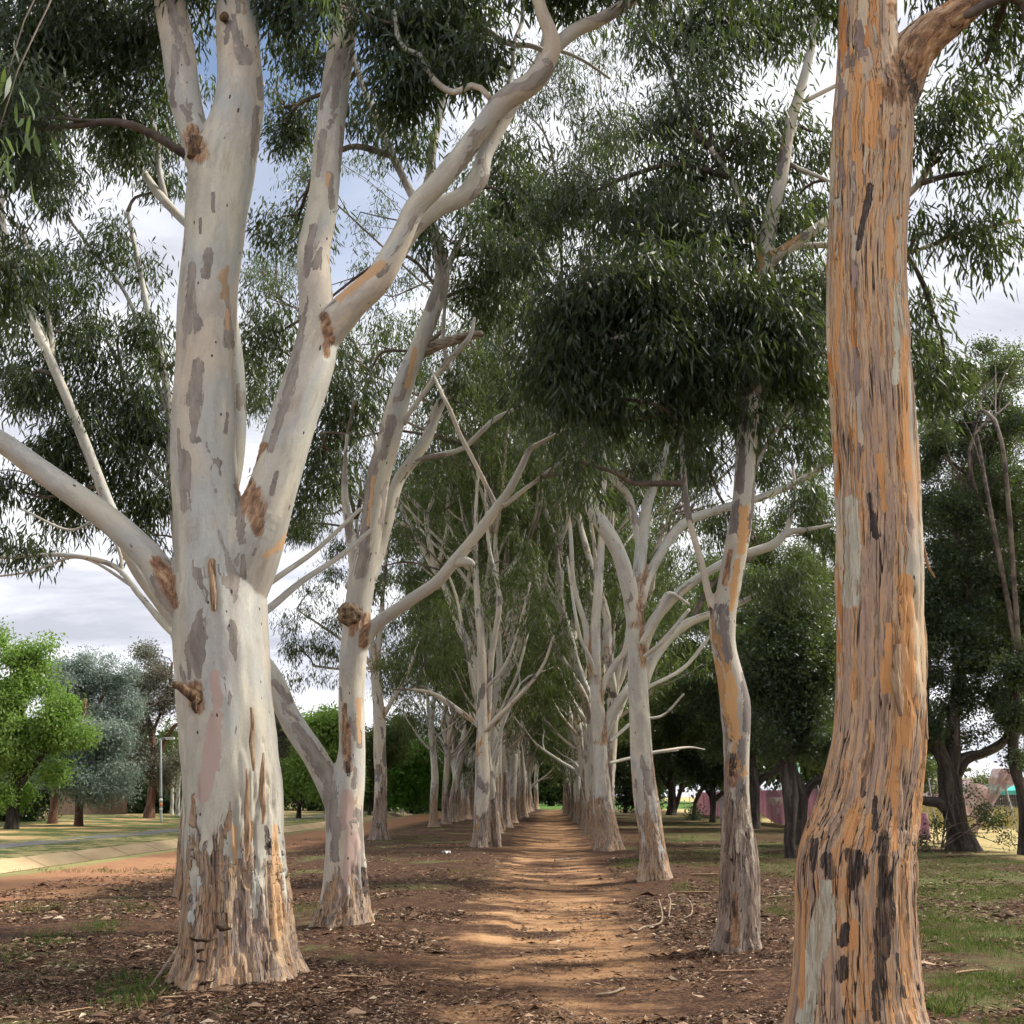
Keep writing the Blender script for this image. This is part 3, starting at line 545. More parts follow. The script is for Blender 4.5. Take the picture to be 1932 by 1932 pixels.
r2, r2p = hero('gum_tree', 'slender twisted gum with a mottled trunk and smaller second stem at its foot', YR2,
 [[(1390, 1860, 92), (1389, 1800, 84), (1391, 1760, 74), (1394, 1700, 68), (1393, 1620, 62), (1391, 1560, 56), (1390, 1485, 49), (1390, 1410, 49), (1388, 1336, 56), (1382, 1295, 52), (1367, 1224, 45), (1363, 1180, 48), (1370, 1133, 44), (1388, 1040, 44), (1402, 947, 41), (1406, 872, 38), (1412, 798, 37), (1418, 724, 37), (1429, 649, 34), (1436, 570, 33), (1444, 502, 33), (1449, 440, 30), (1462, 380, 28), (1474, 335, 26), (1489, 242, 22), (1508, 178, 20), (1530, 93, 16), (1541, 30, 12), (1548, -60, 10), (1552, -200, 8)],
  [(1445, 500, 26), (1474, 476, 24, -.1), (1530, 438, 20, -.1), (1571, 409, 16), (1640, 380, 12), (1700, 350, 8)],
  [(1362, 1200, 26), (1350, 1160, 18), (1340, 1133, 15), (1322, 1058, 14), (1300, 977, 13), (1290, 898, 12), (1286, 800, 9)],
  [(1424, 1860, 30, .1), (1424, 1800, 26, .05), (1422, 1720, 24, 0), (1421, 1640, 24), (1414, 1580, 20), (1404, 1530, 16)]],
 [[(1450, 480, 13, .2), (1504, 466, 13, .3), (1567, 463, 13, .4), (1640, 476, 11, .4)],
  [(1436, 470, 14, .2), (1412, 420, 13, .3), (1378, 335, 12, .4), (1340, 280, 9, .4)],
  [(1520, 190, 9), (1560, 170, 8), (1600, 150, 7)],
  [(1500, 240, 8), (1480, 300, 10), (1560, 340, 7)],
  [(1430, 560, 10, .1), (1340, 520, 9, -.2), (1230, 500, 8, -.4), (1150, 520, 6, -.6)],
  [(1425, 640, 9, .2), (1330, 640, 8, -.2), (1240, 620, 7, -.5), (1150, 640, 5, -.6)],
  [(1395, 950, 9), (1440, 850, 8, .2), (1500, 760, 6, .4), (1530, 700, 4, .4)]],
 [(1060, 560, 90, 90, 40, -.2), (1060, 670, 80, 70, 34, -.4), (1180, 560, 100, 100, 54, -.4), (1190, 680, 110, 70, 44, -.4), (1300, 560, 100, 100, 52, -.5), (1320, 690, 90, 60, 36, -.3), (1440, 600, 80, 80, 40, -.3), (1500, 620, 70, 100, 38, 0), (1480, 720, 60, 50, 16, .4), (1280, 760, 60, 50, 18, 0), (1090, 760, 50, 30, 10, -.6),
  (1230, 450, 110, 80, 44, .2), (1380, 460, 80, 70, 26, .5), (1080, 380, 90, 70, 24, 1), (1330, 340, 90, 60, 24, .8), (1430, 400, 60, 50, 12, .3), (1500, 380, 50, 60, 14, .5), (1330, 200, 100, 60, 22, .5), (1410, 250, 90, 70, 24, .3), (1210, 240, 80, 50, 18, 1), (1460, 60, 100, 60, 30, .3), (1300, 60, 110, 60, 30, .6), (1210, 60, 60, 50, 12, .6), (1540, 250, 40, 60, 10, .2), (1400, -60, 180, 60, 50), (1550, 540, 40, 80, 16), (1090, 870, 26, 50, 5, -.6), (1500, 820, 50, 40, 8, .6), (1300, 860, 26, 40, 5), (1180, 470, 260, 240, 46, .6, 1.6), (1380, 300, 200, 220, 40, .8, 1.6), (1010, 720, 60, 50, 8, -.3), (1180, 790, 60, 30, 8, -.2), (1420, 790, 50, 40, 8)],
 'gum_mid', 23, .02, (.2, 3.4), .95, .3, 5, .06, ridge=.014, per=26, L=.165, Wd=.024, dens=2.5, collar=.2,
 paint={'pg': [(1362, 1150, 28, 1368, 1235, 26), (1400, 835, 18, 1396, 925, 16), (1408, 760, 16, 1404, 810, 14), (1407, 1290, 14, 1409, 1375, 18), (1400, 1400, 20, 1395, 1500, 18), (1412, 700, 20, 1410, 740, 16)], 'pt': [(1378, 1275, 20, 1386, 1390, 22), (1385, 1120, 14, 1380, 1150, 10), (1404, 960, 18, 1398, 1040, 16), (1392, 1060, 16, 1384, 1110, 14)],
  'pd': [(1383, 1425, 14, 1381, 1460, 12), (1374, 1760, 10, 1374, 1775, 10), (1340, 1150, 8, 1340, 1165, 6), (1385, 1700, 6, 1386, 1730, 6)], 'rs': [(1378, 1040, 9, 1368, 1100, 12), (1384, 1440, 22, 1383, 1480, 14), (1388, 1690, 12, 1386, 1780, 14)], 'pw': [(1395, 1570, 12, 1393, 1605, 8), (1410, 1530, 8, 1412, 1560, 8)]})

r3, r3p = hero('gum_tree', 'white gum leaning over the path beyond the slender one, many long crossing limbs', YR3,
 [[(1240, 1710, 62), (1237, 1668, 56), (1233, 1620, 50), (1229, 1573, 46), (1219, 1504, 47), (1211, 1434, 42), (1207, 1365, 40), (1204, 1290, 37), (1200, 1203, 34), (1192, 1137, 31), (1182, 1088, 32), (1165, 1038, 29), (1143, 1000, 29), (1121, 965, 28), (1095, 906, 25), (1076, 849, 20), (1064, 800, 12), (1050, 740, 8)],
  [(1200, 1180, 26), (1206, 1090, 26, .2), (1212, 1010, 24, .4), (1222, 950, 20, .5), (1240, 895, 18, .5), (1256, 850, 15, .5), (1266, 780, 10, .5)],
  [(1204, 1260, 24), (1222, 1195, 22, -.1), (1250, 1150, 20, -.2), (1307, 1098, 18, -.4), (1381, 1055, 18, -.6), (1456, 1029, 18, -.8), (1484, 1006, 14, -.9), (1523, 999, 10, -1), (1570, 990, 7, -1)],
  [(1204, 1150, 22), (1230, 1075, 19, .2), (1288, 990, 18, .4), (1381, 954, 16, .5), (1437, 938, 15, .5), (1511, 906, 14, .5), (1571, 861, 12, .5), (1640, 790, 8, .5)],
  [(1202, 1330, 22), (1235, 1240, 20, .4), (1290, 1180, 18, .6), (1370, 1150, 14, .7), (1430, 1120, 10, .8)]],
 [[(1210, 1050, 15, .3), (1198, 985, 14, .4), (1186, 938, 14, .4), (1164, 910, 13, .3), (1146, 885, 12, .3), (1137, 845, 9, .2), (1146, 790, 6), (1160, 730, 4)],
  [(1484, 1006, 11, -.9), (1493, 965, 10, -.9), (1500, 930, 8, -.9), (1496, 880, 5, -.9)],
  [(1210, 1215, 11, -.3), (1236, 1170, 10, -.4), (1260, 1120, 8, -.4), (1300, 1140, 5, -.4)],
  [(1215, 1240, 9, -.3), (1250, 1210, 9, -.4), (1300, 1150, 7, -.4)],
  [(1225, 1420, 5, .3), (1260, 1415, 5, .6), (1300, 1410, 4, .9), (1330, 1414, 2, 1)],
  [(1215, 1300, 8, .4), (1290, 1260, 7, .8), (1350, 1190, 5, 1), (1390, 1180, 4, 1)]],
 [(1060, 790, 60, 60, 16), (1140, 800, 70, 60, 18, .5), (1260, 800, 80, 60, 18, .6), (1340, 880, 70, 50, 14, .5), (1470, 850, 70, 60, 18, .5), (1540, 960, 50, 50, 12, -.8), (1600, 860, 60, 60, 14, .5), (1440, 1090, 50, 40, 8, .8), (1520, 1080, 50, 50, 10), (1180, 700, 90, 60, 20, .6), (1310, 780, 90, 60, 18, .8), (1200, 880, 40, 40, 6), (1500, 700, 90, 70, 20, 1.4), (1380, 980, 50, 30, 5, 1), (1000, 330, 90, 80, 26, 1), (1120, 460, 100, 80, 30, 1), (1000, 600, 80, 80, 24, 1), (1150, 240, 90, 80, 24, 1), (1280, 180, 90, 80, 24, 1), (950, 450, 60, 80, 18, 1), (1500, 540, 90, 100, 30, 2), (1420, 760, 80, 60, 22, 2), (1540, 780, 60, 100, 26, 2), (1060, 120, 80, 60, 10, 1), (1140, 60, 90, 60, 14, 1.5), (980, 200, 60, 60, 10, 2), (1100, 340, 120, 80, 24, 3), (1230, 380, 100, 80, 20, 3), (1400, 560, 100, 90, 20, 3), (1330, 470, 90, 80, 18, 3), (880, 560, 80, 80, 16, 3)],
 'gum_pale', 31, .026, (.1, 3.2), .8, .45, 5, .05, ridge=.014, per=24, L=.17, Wd=.026, leafmat='leaf_gum', dens=4.5)

r4, r4p = hero('gum_tree', 'stout white gum at the path edge with a thick limb rising from a flaking collar', YR4,
 [[(1152, 1635, 52), (1150, 1604, 44), (1146, 1560, 36), (1138, 1511, 33), (1134, 1452, 28), (1131, 1392, 29), (1128, 1350, 28), (1125, 1303, 24), (1122, 1240, 22), (1124, 1170, 19), (1130, 1090, 16), (1136, 1000, 13), (1140, 900, 10), (1140, 800, 6)],
  [(1133, 1400, 24), (1146, 1369, 20), (1160, 1337, 20), (1182, 1303, 17), (1210, 1262, 15, .3), (1250, 1215, 13, .5), (1300, 1180, 10, .8)],
  [(1128, 1330, 18), (1136, 1299, 15), (1150, 1270, 13), (1166, 1246, 12), (1180, 1225, 11), (1188, 1160, 9), (1200, 1080, 7)],
  [(1124, 1290, 16), (1112, 1240, 14), (1104, 1180, 12), (1082, 1100, 10), (1076, 1000, 8), (1060, 900, 6)]],
 [[(1124, 1275, 8, -.2), (1112, 1240, 8, -.3), (1096, 1205, 7, -.3), (1084, 1150, 6, -.4), (1070, 1050, 4)],
  [(1150, 1440, 6), (1190, 1430, 6, .5), (1240, 1420, 5, 1), (1280, 1416, 3, 1)],
  [(1150, 1400, 7, .4), (1200, 1360, 7, 1), (1250, 1350, 5, 1.5), (1290, 1310, 4, 1.5)]],
 [(1140, 800, 80, 70, 20), (1090, 920, 60, 60, 12), (1220, 1020, 60, 50, 12), (1300, 1160, 60, 40, 10, 1), (1010, 880, 60, 50, 12), (1250, 900, 70, 60, 14), (1180, 920, 60, 50, 10), (960, 680, 80, 80, 22), (860, 640, 70, 90, 20), (1060, 730, 80, 60, 20), (900, 330, 80, 90, 20), (740, 560, 60, 100, 20), (560, 330, 60, 90, 16), (680, 400, 60, 90, 16), (1330, 960, 70, 60, 16, 1), (1420, 1000, 60, 50, 12, 1)],
 'gum_pale', 41, .03, (.1, 3.8), .85, .5, 6, .06, ridge=.016, per=22, L=.2, Wd=.032, leafmat='leaf_far')

li, lip = hero('gum_tree', 'slim grey gum with fused double base, first past the gap in its row', YLi,
 [[(908, 1630, 34), (905, 1600, 29), (907, 1550, 27), (910, 1480, 28), (910, 1420, 25), (910, 1365, 21), (909, 1300, 19), (909, 1249, 18), (907, 1200, 16), (902, 1150, 13), (898, 1090, 11), (897, 1038, 10), (899, 939, 8), (905, 850, 6)],
  [(936, 1625, 24, .6), (936, 1592, 20, .6), (930, 1520, 18, .5), (922, 1450, 16, .3), (914, 1400, 14, .1)],
  [(911, 1410, 14), (919, 1360, 13, .1), (924, 1300, 12, .1), (927, 1240, 12, .1), (936, 1185, 12, .1), (942, 1140, 11), (939, 1104, 9), (924, 1040, 8), (919, 988, 7), (914, 900, 5)]],
 [[(906, 1375, 9), (890, 1358, 8), (859, 1335, 8, .2), (826, 1312, 7, .4), (790, 1302, 6, .6), (740, 1300, 4)],
  [(912, 1380, 10, -.1), (935, 1358, 10, -.2), (965, 1328, 9, -.4), (1000, 1290, 8, -.6), (1025, 1255, 6, -.7), (1045, 1200, 4, -.8)],
  [(902, 1300, 7), (885, 1250, 6), (874, 1190, 6), (862, 1130, 5), (845, 1080, 4)],
  [(915, 1300, 6), (950, 1260, 6), (975, 1200, 5), (1000, 1100, 4)]],
 [(900, 850, 60, 60, 14), (840, 1020, 50, 50, 8), (960, 1060, 50, 60, 10), (1010, 1180, 40, 50, 8, -.6), (800, 1240, 50, 50, 9, .4), (740, 1280, 40, 40, 8), (930, 930, 60, 50, 10), (820, 880, 70, 70, 20), (760, 1000, 60, 70, 18), (700, 1080, 50, 60, 12), (880, 740, 80, 70, 22), (620, 700, 60, 90, 20), (500, 560, 60, 100, 20), (520, 820, 50, 90, 20)],
 'gum_mid', 47, .03, (.1, 3.4), .75, .35, 5, .06, ridge=.014, per=22, L=.2, Wd=.032, leafmat='leaf_far')

l3, l3p = hero('gum_tree', 'thin dark flaky gum behind the burled tree, in the row beside the drain', YL3,
 [[(717, 1612, 38), (717, 1584, 33), (717, 1540, 26), (718, 1481, 24), (717, 1420, 24), (715, 1348, 22), (711, 1300, 20), (708, 1260, 18), (700, 1210, 14), (690, 1150, 11), (680, 1080, 9), (672, 980, 7)],
  [(708, 1265, 14), (714, 1225, 11), (718, 1180, 10), (724, 1100, 8), (735, 1000, 6)],
  [(716, 1360, 12), (728, 1342, 10), (748, 1308, 9), (768, 1272, 8), (780, 1240, 6), (795, 1200, 5)]],
 [[(708, 1270, 10), (690, 1240, 8), (664, 1200, 7), (640, 1175, 5)], [(706, 1262, 6), (680, 1260, 6), (640, 1262, 5), (590, 1256, 4)], [(690, 1240, 5), (620, 1190, 5), (560, 1150, 3)]],
 [(560, 1230, 60, 50, 16), (630, 1250, 60, 30, 12), (700, 1120, 60, 60, 12), (780, 1180, 50, 50, 12), (580, 1120, 60, 60, 14), (640, 1040, 60, 60, 12), (740, 1020, 60, 60, 10), (640, 1180, 50, 40, 8), (600, 960, 60, 70, 20), (560, 1000, 50, 60, 14), (680, 860, 60, 80, 20), (520, 460, 50, 90, 18), (480, 560, 40, 80, 14)],
 'gum_mid', 53, .03, (.3, 5.0), .8, .4, 5, .06, ridge=.014, per=22, L=.2, Wd=.03, leafmat='leaf_far')

# tree standing behind the massive one
YO = Ydepth(352, 1692)
ol, olp = hero('gum_tree', 'pale many-stemmed gum half hidden behind the massive trunk, crown spreading over the drain', YO,
 [[(366, 1735, 70), (364, 1690, 60), (362, 1600, 52), (370, 1480, 48), (378, 1350, 46), (372, 1250, 44), (360, 1150, 40), (344, 1050, 32), (332, 950, 24), (322, 860, 18), (318, 760, 15), (300, 658, 15), (280, 592, 13), (262, 500, 10), (240, 400, 8)],
  [(366, 1300, 40), (330, 1180, 30, -.4), (250, 1060, 24, -.8), (200, 940, 22, -1), (150, 810, 20, -1.2), (96, 681, 18, -1.4), (76, 638, 18, -1.4), (50, 579, 18, -1.4), (17, 496, 16, -1.4), (2, 413, 15, -1.4), (-4, 350, 13, -1.4), (-20, 250, 10, -1.4)]],
 [[(-4, 400, 10, -1.4), (8, 372, 9, -1.4), (30, 350, 9, -1.4), (52, 320, 9, -1.4), (73, 281, 9, -1.4), (110, 256, 8, -1.4), (165, 198, 6, -1.4)],
  [(96, 681, 9, -1.3), (80, 620, 8, -1.3), (40, 560, 7, -1.3), (0, 500, 6, -1.3)],
  [(98, 672, 10, -1.3), (98, 640, 9, -1.2), (85, 570, 8, -1.2), (60, 480, 7, -1), (30, 420, 5, -1)],
  [(320, 800, 9), (290, 700, 8), (240, 560, 7), (180, 480, 6), (120, 400, 5)], [(230, 880, 8), (240, 780, 7), (220, 640, 6)],
  [(318, 760, 8), (270, 780, 8), (200, 720, 6)], [(330, 930, 9), (280, 870, 8), (270, 780, 7), (200, 640, 6)]],
 [(70, 230, 120, 100, 46, -1.4), (210, 240, 80, 90, 30, -.5), (140, 350, 90, 40, 16, -1), (70, 560, 100, 70, 26, -1), (230, 500, 80, 70, 26), (150, 640, 110, 80, 34, -.6), (280, 640, 60, 80, 20), (60, 740, 100, 70, 34, -.5), (190, 770, 90, 70, 36, -.3), (280, 800, 60, 80, 24), (120, 850, 110, 60, 34, -.6), (230, 900, 80, 60, 26), (50, 930, 80, 50, 20, -.6), (280, 960, 60, 50, 18), (150, 960, 90, 36, 16), (-80, 500, 120, 260, 70, -1), (100, 90, 180, 90, 60, -.5), (300, 330, 40, 80, 14), (330, 180, 50, 80, 14), (60, 430, 80, 40, 8, -1), (480, 700, 40, 110, 20, 1), (300, 1010, 40, 30, 6)],
 'gum_pale', 59, .025, (.3, 2.0), .8, .4, 5, .05, per=24, L=.18, Wd=.026, leafmat='leaf_gum')
_t('end b')
# ============================================================ grown gums for the long rows
def grow(seed, H=17.0, r0=.24, clear=4.5, nlead=3, nleaf=230, leafL=.27, leafW=.05, lean=0.0, per=20, low=True, mid=False):
    rng = np.random.default_rng(seed); tr, br, cr = MB(), MB(), MB(); C = []
    def walk(p, d, ln, r, r1, lvl, wig):
        n = max(3, int(ln / .45)); rows = [[*p, r]]
        for i in range(n):
            d = d + rng.normal(0, wig, 3) + np.array([0, 0, .05]); d /= np.linalg.norm(d)
            p = p + d * ln / n; rows.append([*p, r + (r1 - r) * (i + 1) / n])
        return np.array(rows), p, d
    d0 = np.array([lean * math.cos(seed), lean * math.sin(seed), 1.0]); d0 /= np.linalg.norm(d0)
    rows, p, d = walk(np.array([0, 0, -.3]), d0, clear + .3, r0, r0 * .72, 0, .035)
    rows[0, 3] *= 1.5; rows[1, 3] *= 1.12
    path = smoothpath(rows, .2); hh = path[:, 2]
    path[:, 3] *= 1 + .35 * np.exp(-np.clip(hh, 0, None) / .25)
    tube(tr, path, 16, seed * 2.3, np.clip(1.1 - hh / rng.uniform(2.2, 4.5), 0, 1) * .95, .12)
    stack = []
    base_a = rng.uniform(0, 6.28)
    for k in range(nlead):
        a = base_a + k * 6.28 / nlead + rng.normal(0, .3); t = rng.uniform(.12, .34) if k else .06
        dd = np.array([math.cos(a) * t, math.sin(a) * t, 1]); stack.append((p - d * rng.uniform(0, .8) * (k > 0), dd / np.linalg.norm(dd), r0 * (.62 if k == 0 else .48), 1, (H - clear) * (.62 if k == 0 else rng.uniform(.4, .55))))
    if low:
        for k in range(3):
            a = rng.uniform(0, 6.28); i = int(len(path) * rng.uniform(.55, .95)); t = rng.uniform(.5, 1.1)
            dd = np.array([math.cos(a) * t, math.sin(a) * t, .8]); stack.append((path[i, :3], dd / np.linalg.norm(dd), r0 * .28, 2, rng.uniform(2.5, 4)))
    while stack:
        p, d, r, lvl, ln = stack.pop()
        rows, e, de = walk(p, d, ln, r, r * (.55 if lvl < 3 else .3), lvl, .095 if lvl < 3 else .14)
        if lvl >= 2: br_or = tr if r > .035 else br
        else: br_or = tr
        tube(br_or, rows, 10 if r > .06 else (6 if r > .02 else 4), rng.uniform(0, 60), .08, .08 if r > .06 else 0)
        if lvl < 4:
            nc = 2 + (rng.uniform() < .6) + (lvl == 1) * 2
            for k in range(nc):
                i = len(rows) - 1 if k < 2 else rng.integers(len(rows) // 3, len(rows))
                q = rng.normal(0, 1, 3); q -= de * q.dot(de); q /= np.linalg.norm(q)
                sp = rng.uniform(.3, .95); dd = de + q * sp + np.array([0, 0, .12]); dd /= np.linalg.norm(dd)
                stack.append((rows[i, :3], dd, min(rows[i, 3] * .85, r * rng.uniform(.45, .68)), lvl + 1, ln * rng.uniform(.42, .68)))
        else: C.append(e)
        if lvl >= 3:
            q0 = rows[rng.integers(len(rows) // 2, len(rows)), :3] + rng.normal(0, .25, 3)
            for k in range(4 if lvl == 3 else 8): C.append(q0 + rng.normal(0, .34, 3) * np.array([1, 1, .7]) + np.array([0, 0, -.15]))
    C = np.array(C); C = C[C[:, 2] > clear * .75]
    if len(C) > nleaf: C = C[rng.permutation(len(C))[:nleaf]]
    elif len(C) < nleaf: C = np.vstack([C, C[rng.integers(0, len(C), nleaf - len(C))] + rng.normal(0, .45, (nleaf - len(C), 3))])
    leaves(cr, C, per, (.2, .2, .2), leafL, leafW, 1.5, rng, 'gum' if mid else 'q')
    return tr, br, cr

class Proto:
    def __init__(s, parts): s.parts = parts          # (name, mesh)
    def place(s, name, loc, rz, sc, label, cat, group):
        root = empty(name, loc, label, cat, group, rz); root.scale = (sc, sc, sc)
        for n, me in s.parts:
            o = bpy.data.objects.new(n, me); col.objects.link(o); o.parent = root
        return root
def proto_gum(seed, mat, leaf, **k):
    tr, br, cr = grow(seed, **k); out = []
    for n, mb, m, sm in (('trunk', tr, mat, True), ('branch', br, M['twig'], True), ('crown', cr, leaf, False)):
        if mb.n: me = mb.mesh(n, sm); me.materials.append(m); out.append((n, me))
    return Proto(out)
PG = [proto_gum(101, M['gum_pale'], M['leaf_far'], nleaf=950, nlead=3, H=20, r0=.3, mid=False),
      proto_gum(102, M['gum_mid'], M['leaf_far'], nleaf=900, nlead=2, H=21, clear=5.2, r0=.27),
      proto_gum(103, M['gum_pale'], M['leaf_olive'], nleaf=950, nlead=4, H=19, clear=4.0, r0=.32),
      proto_gum(104, M['gum_mid'], M['leaf_far'], nleaf=900, nlead=3, H=20, clear=4.6, r0=.25, lean=.05),
      proto_gum(105, M['gum_pale'], M['leaf_olive'], nleaf=850, nlead=2, H=20, clear=6, r0=.25, lean=.07),
      proto_gum(106, M['gum_pale'], M['leaf_far'], nleaf=900, nlead=3, H=18, clear=3.4, r0=.32)]
ORD = ['first', 'second', 'third', 'fourth', 'fifth', 'sixth', 'seventh', 'eighth', 'ninth', 'tenth', 'eleventh', 'twelfth', 'thirteenth', 'fourteenth', 'fifteenth', 'sixteenth', 'seventeenth', 'eighteenth', 'nineteenth', 'twentieth', 'twenty-first', 'twenty-second', 'twenty-third', 'twenty-fourth', 'twenty-fifth', 'twenty-sixth', 'twenty-seventh', 'twenty-eighth']
LOOK = ['pale forked', 'tall mottled', 'many-limbed pale', 'slim mottled', 'tall pale two-stemmed', 'thick low-forking pale']
rg = np.random.default_rng(77)
def row(l0, ys, text, group, seq, smin=.9, smax=1.1):
    for i, y in enumerate(ys):
        k = seq[i % len(seq)]; l = l0 + rg.normal(0, .16)
        PG[k].place('gum_tree', (l + AVX * y, y, gz(np.array([l + AVX * y]), np.array([y]))[0] - .02), rg.uniform(0, 6.28), rg.uniform(smin, smax), f'{LOOK[k]} gum, {ORD[i]} {text}', 'tree', group)

# ------------------------------------------------------------ ground height
DITCH = [(-14.55, 0.0), (-14.25, -.02), (-12.75, -.62), (-12.25, -.66), (-11.75, -.02), (-11.6, 0.0)]
def gz(X, Y):
    l = X - AVX * Y; X = np.asarray(X, float)
    z = (fbm(np.stack([X * .35, Y * .35, 0 * X], 1), 3, 2) - .5) * .10 + (fbm(np.stack([X * 1.7, Y * 1.7, 0 * X], 1), 3, 8) - .5) * .05
    z = z - .06 * np.exp(-(l / 1.0) ** 2) + .05 * np.exp(-((np.abs(l) - 2.3) / .6) ** 2)
    fade = sstep(-10.5, -11.4, l) * sstep(-19, -15, l)
    z = z * (1 - fade)
    z = z + np.where((l > -14.6) & (l < -11.5), np.interp(l, [a for a, _ in DITCH], [b for _, b in DITCH]), 0)
    z = z + sstep(-20, -30, l) * .12
    return z

# ------------------------------------------------------------ leafy trees traced by hand (oaks, park trees)
def leafy(name, label, Yb, chains, blobs, bark, leaf, seed, per=30, spread=.22, L=.09, Wd=.05, droop=.2, cat='tree', group=None, gate=.36, gs=.7, rfv=.9, wob=.25, twr=.012, foot=1.25, dens=2.0, clump=22, clumpr=.16, rexp=.42):
    rng = np.random.default_rng(seed); b = chains[0][0]; p0, m = P(b[0], b[1], Yb)
    root = empty(name, (p0[0], p0[1], 0), label, cat, group); nodes = []
    for i, c in enumerate(chains):
        p = chain(c, Yb, .2); nodes.append(p)
        if i == 0: p[:, 3] *= 1 + (foot - 1) * np.exp(-np.clip(p[:, 2], 0, None) / .4)
        tb = MB(); tube(tb, p, 14 if i == 0 else 10, rng.uniform(0, 50), rfv, wob); tb.build('trunk' if i == 0 else 'limb', bark, root)
    limbs_to_blobs(root, np.vstack(nodes), pxblobs(blobs, Yb), rng, leaf, L, Wd, per, (spread, spread, spread * .8), droop, M['twig'], 'q', gate=gate, gs=gs, twr=twr, dens=dens, clump=clump, clumpr=clumpr, rexp=rexp)
    return root
YA, YB, YC = Ydepth(1800, 1605), Ydepth(1495, 1620), Ydepth(1425, 1563)
OG = 'dark cork oaks beside the pink banner fence'
leafy('cork_oak', 'dark rough-barked oak with a low crooked limb, bush growing round its foot', YA,
 [[(1832, 1640, 64), (1820, 1610, 52), (1806, 1560, 42), (1797, 1510, 42), (1792, 1470, 40), (1784, 1440, 32), (1767, 1408, 27), (1752, 1380, 22), (1745, 1330, 18), (1750, 1250, 14)],
  [(1794, 1480, 30), (1798, 1440, 28), (1798, 1400, 27), (1800, 1340, 22), (1815, 1260, 18), (1830, 1150, 14)],
  [(1805, 1460, 24), (1821, 1432, 22), (1849, 1423, 18), (1876, 1412, 17), (1896, 1396, 15), (1904, 1370, 12), (1920, 1300, 9)],
  [(1788, 1530, 22), (1770, 1514, 20), (1750, 1512, 18), (1730, 1506, 15), (1712, 1495, 12), (1700, 1470, 9)]],
 [(1800, 1250, 80, 60, 160), (1760, 1350, 40, 30, 50), (1860, 1330, 60, 40, 80), (1900, 1240, 60, 70, 110), (1780, 1130, 70, 70, 150), (1870, 1100, 80, 80, 170), (1800, 990, 70, 70, 140), (1900, 950, 70, 80, 150), (1780, 860, 50, 60, 80), (1880, 820, 70, 60, 110, 1), (1830, 1390, 40, 14, 14), (1950, 1380, 30, 60, 50), (1980, 1100, 60, 200, 200), (1770, 1220, 40, 120, 90, 1), (1760, 1050, 50, 90, 90, 1), (1840, 1180, 90, 80, 130, 1), (1930, 1130, 60, 90, 120, 1), (1900, 1040, 70, 80, 120, 2), (1760, 760, 50, 90, 70, 3), (1850, 700, 80, 50, 50, 3)],
 M['oak_bark'], M['leaf_oak'], 61, per=34, L=.10, Wd=.055, group=OG, gate=.33)
leafy('cork_oak', 'leaning dark oak stem entering from the frame edge, thin foliage against white sky', YA - 2,
 [[(1950, 1640, 40), (1938, 1540, 30), (1928, 1489, 22), (1916, 1455, 20), (1910, 1400, 20), (1912, 1340, 18), (1925, 1260, 15)]],
 [(1930, 1350, 40, 30, 40), (1920, 1420, 22, 24, 12), (1940, 1250, 50, 60, 80), (1905, 760, 60, 60, 60, 2), (1800, 760, 60, 50, 50, 3), (1900, 680, 50, 50, 30, 3), (2040, 1000, 80, 200, 120)],
 M['oak_bark'], M['leaf_oak'], 62, per=34, L=.10, Wd=.055, group=OG, gate=.4)
leafy('cork_oak', 'slim dark oak with a kinked trunk just beyond the bare dirt strip', YB,
 [[(1497, 1650, 24), (1494, 1618, 20), (1489, 1585, 18), (1492, 1554, 22), (1490, 1505, 28), (1486, 1455, 28), (1484, 1405, 24), (1475, 1330, 18), (1450, 1250, 14), (1440, 1180, 10)],
  [(1488, 1440, 18), (1500, 1400, 16), (1520, 1330, 12), (1530, 1240, 9)]],
 [(1480, 1310, 60, 50, 130), (1530, 1330, 50, 50, 90), (1440, 1260, 60, 50, 110), (1500, 1220, 60, 60, 130), (1550, 1240, 40, 70, 80), (1470, 1150, 60, 50, 80), (1540, 1130, 50, 50, 60), (1450, 1390, 50, 24, 50), (1530, 1410, 40, 24, 40)],
 M['oak_bark'], M['leaf_oak'], 63, per=34, L=.10, Wd=.055, group=OG, gate=.3)
leafy('cork_oak', 'dark oak dividing into a wide fork in front of banner lettering', YB + 8,
 [[(1516, 1610, 26), (1512, 1571, 21), (1510, 1530, 22), (1512, 1500, 22), (1500, 1460, 15), (1490, 1410, 12), (1488, 1340, 9)],
  [(1512, 1512, 18), (1530, 1480, 17), (1552, 1468, 15), (1572, 1456, 14), (1590, 1440, 12), (1610, 1400, 10)]],
 [(1520, 1400, 50, 40, 80), (1600, 1380, 60, 40, 70), (1490, 1300, 60, 60, 110), (1560, 1290, 60, 60, 100), (1640, 1280, 60, 80, 80), (1700, 1440, 30, 30, 24), (1740, 1400, 40, 40, 50)],
 M['oak_bark'], M['leaf_oak'], 64, per=34, L=.12, Wd=.06, group=OG, gate=.3)
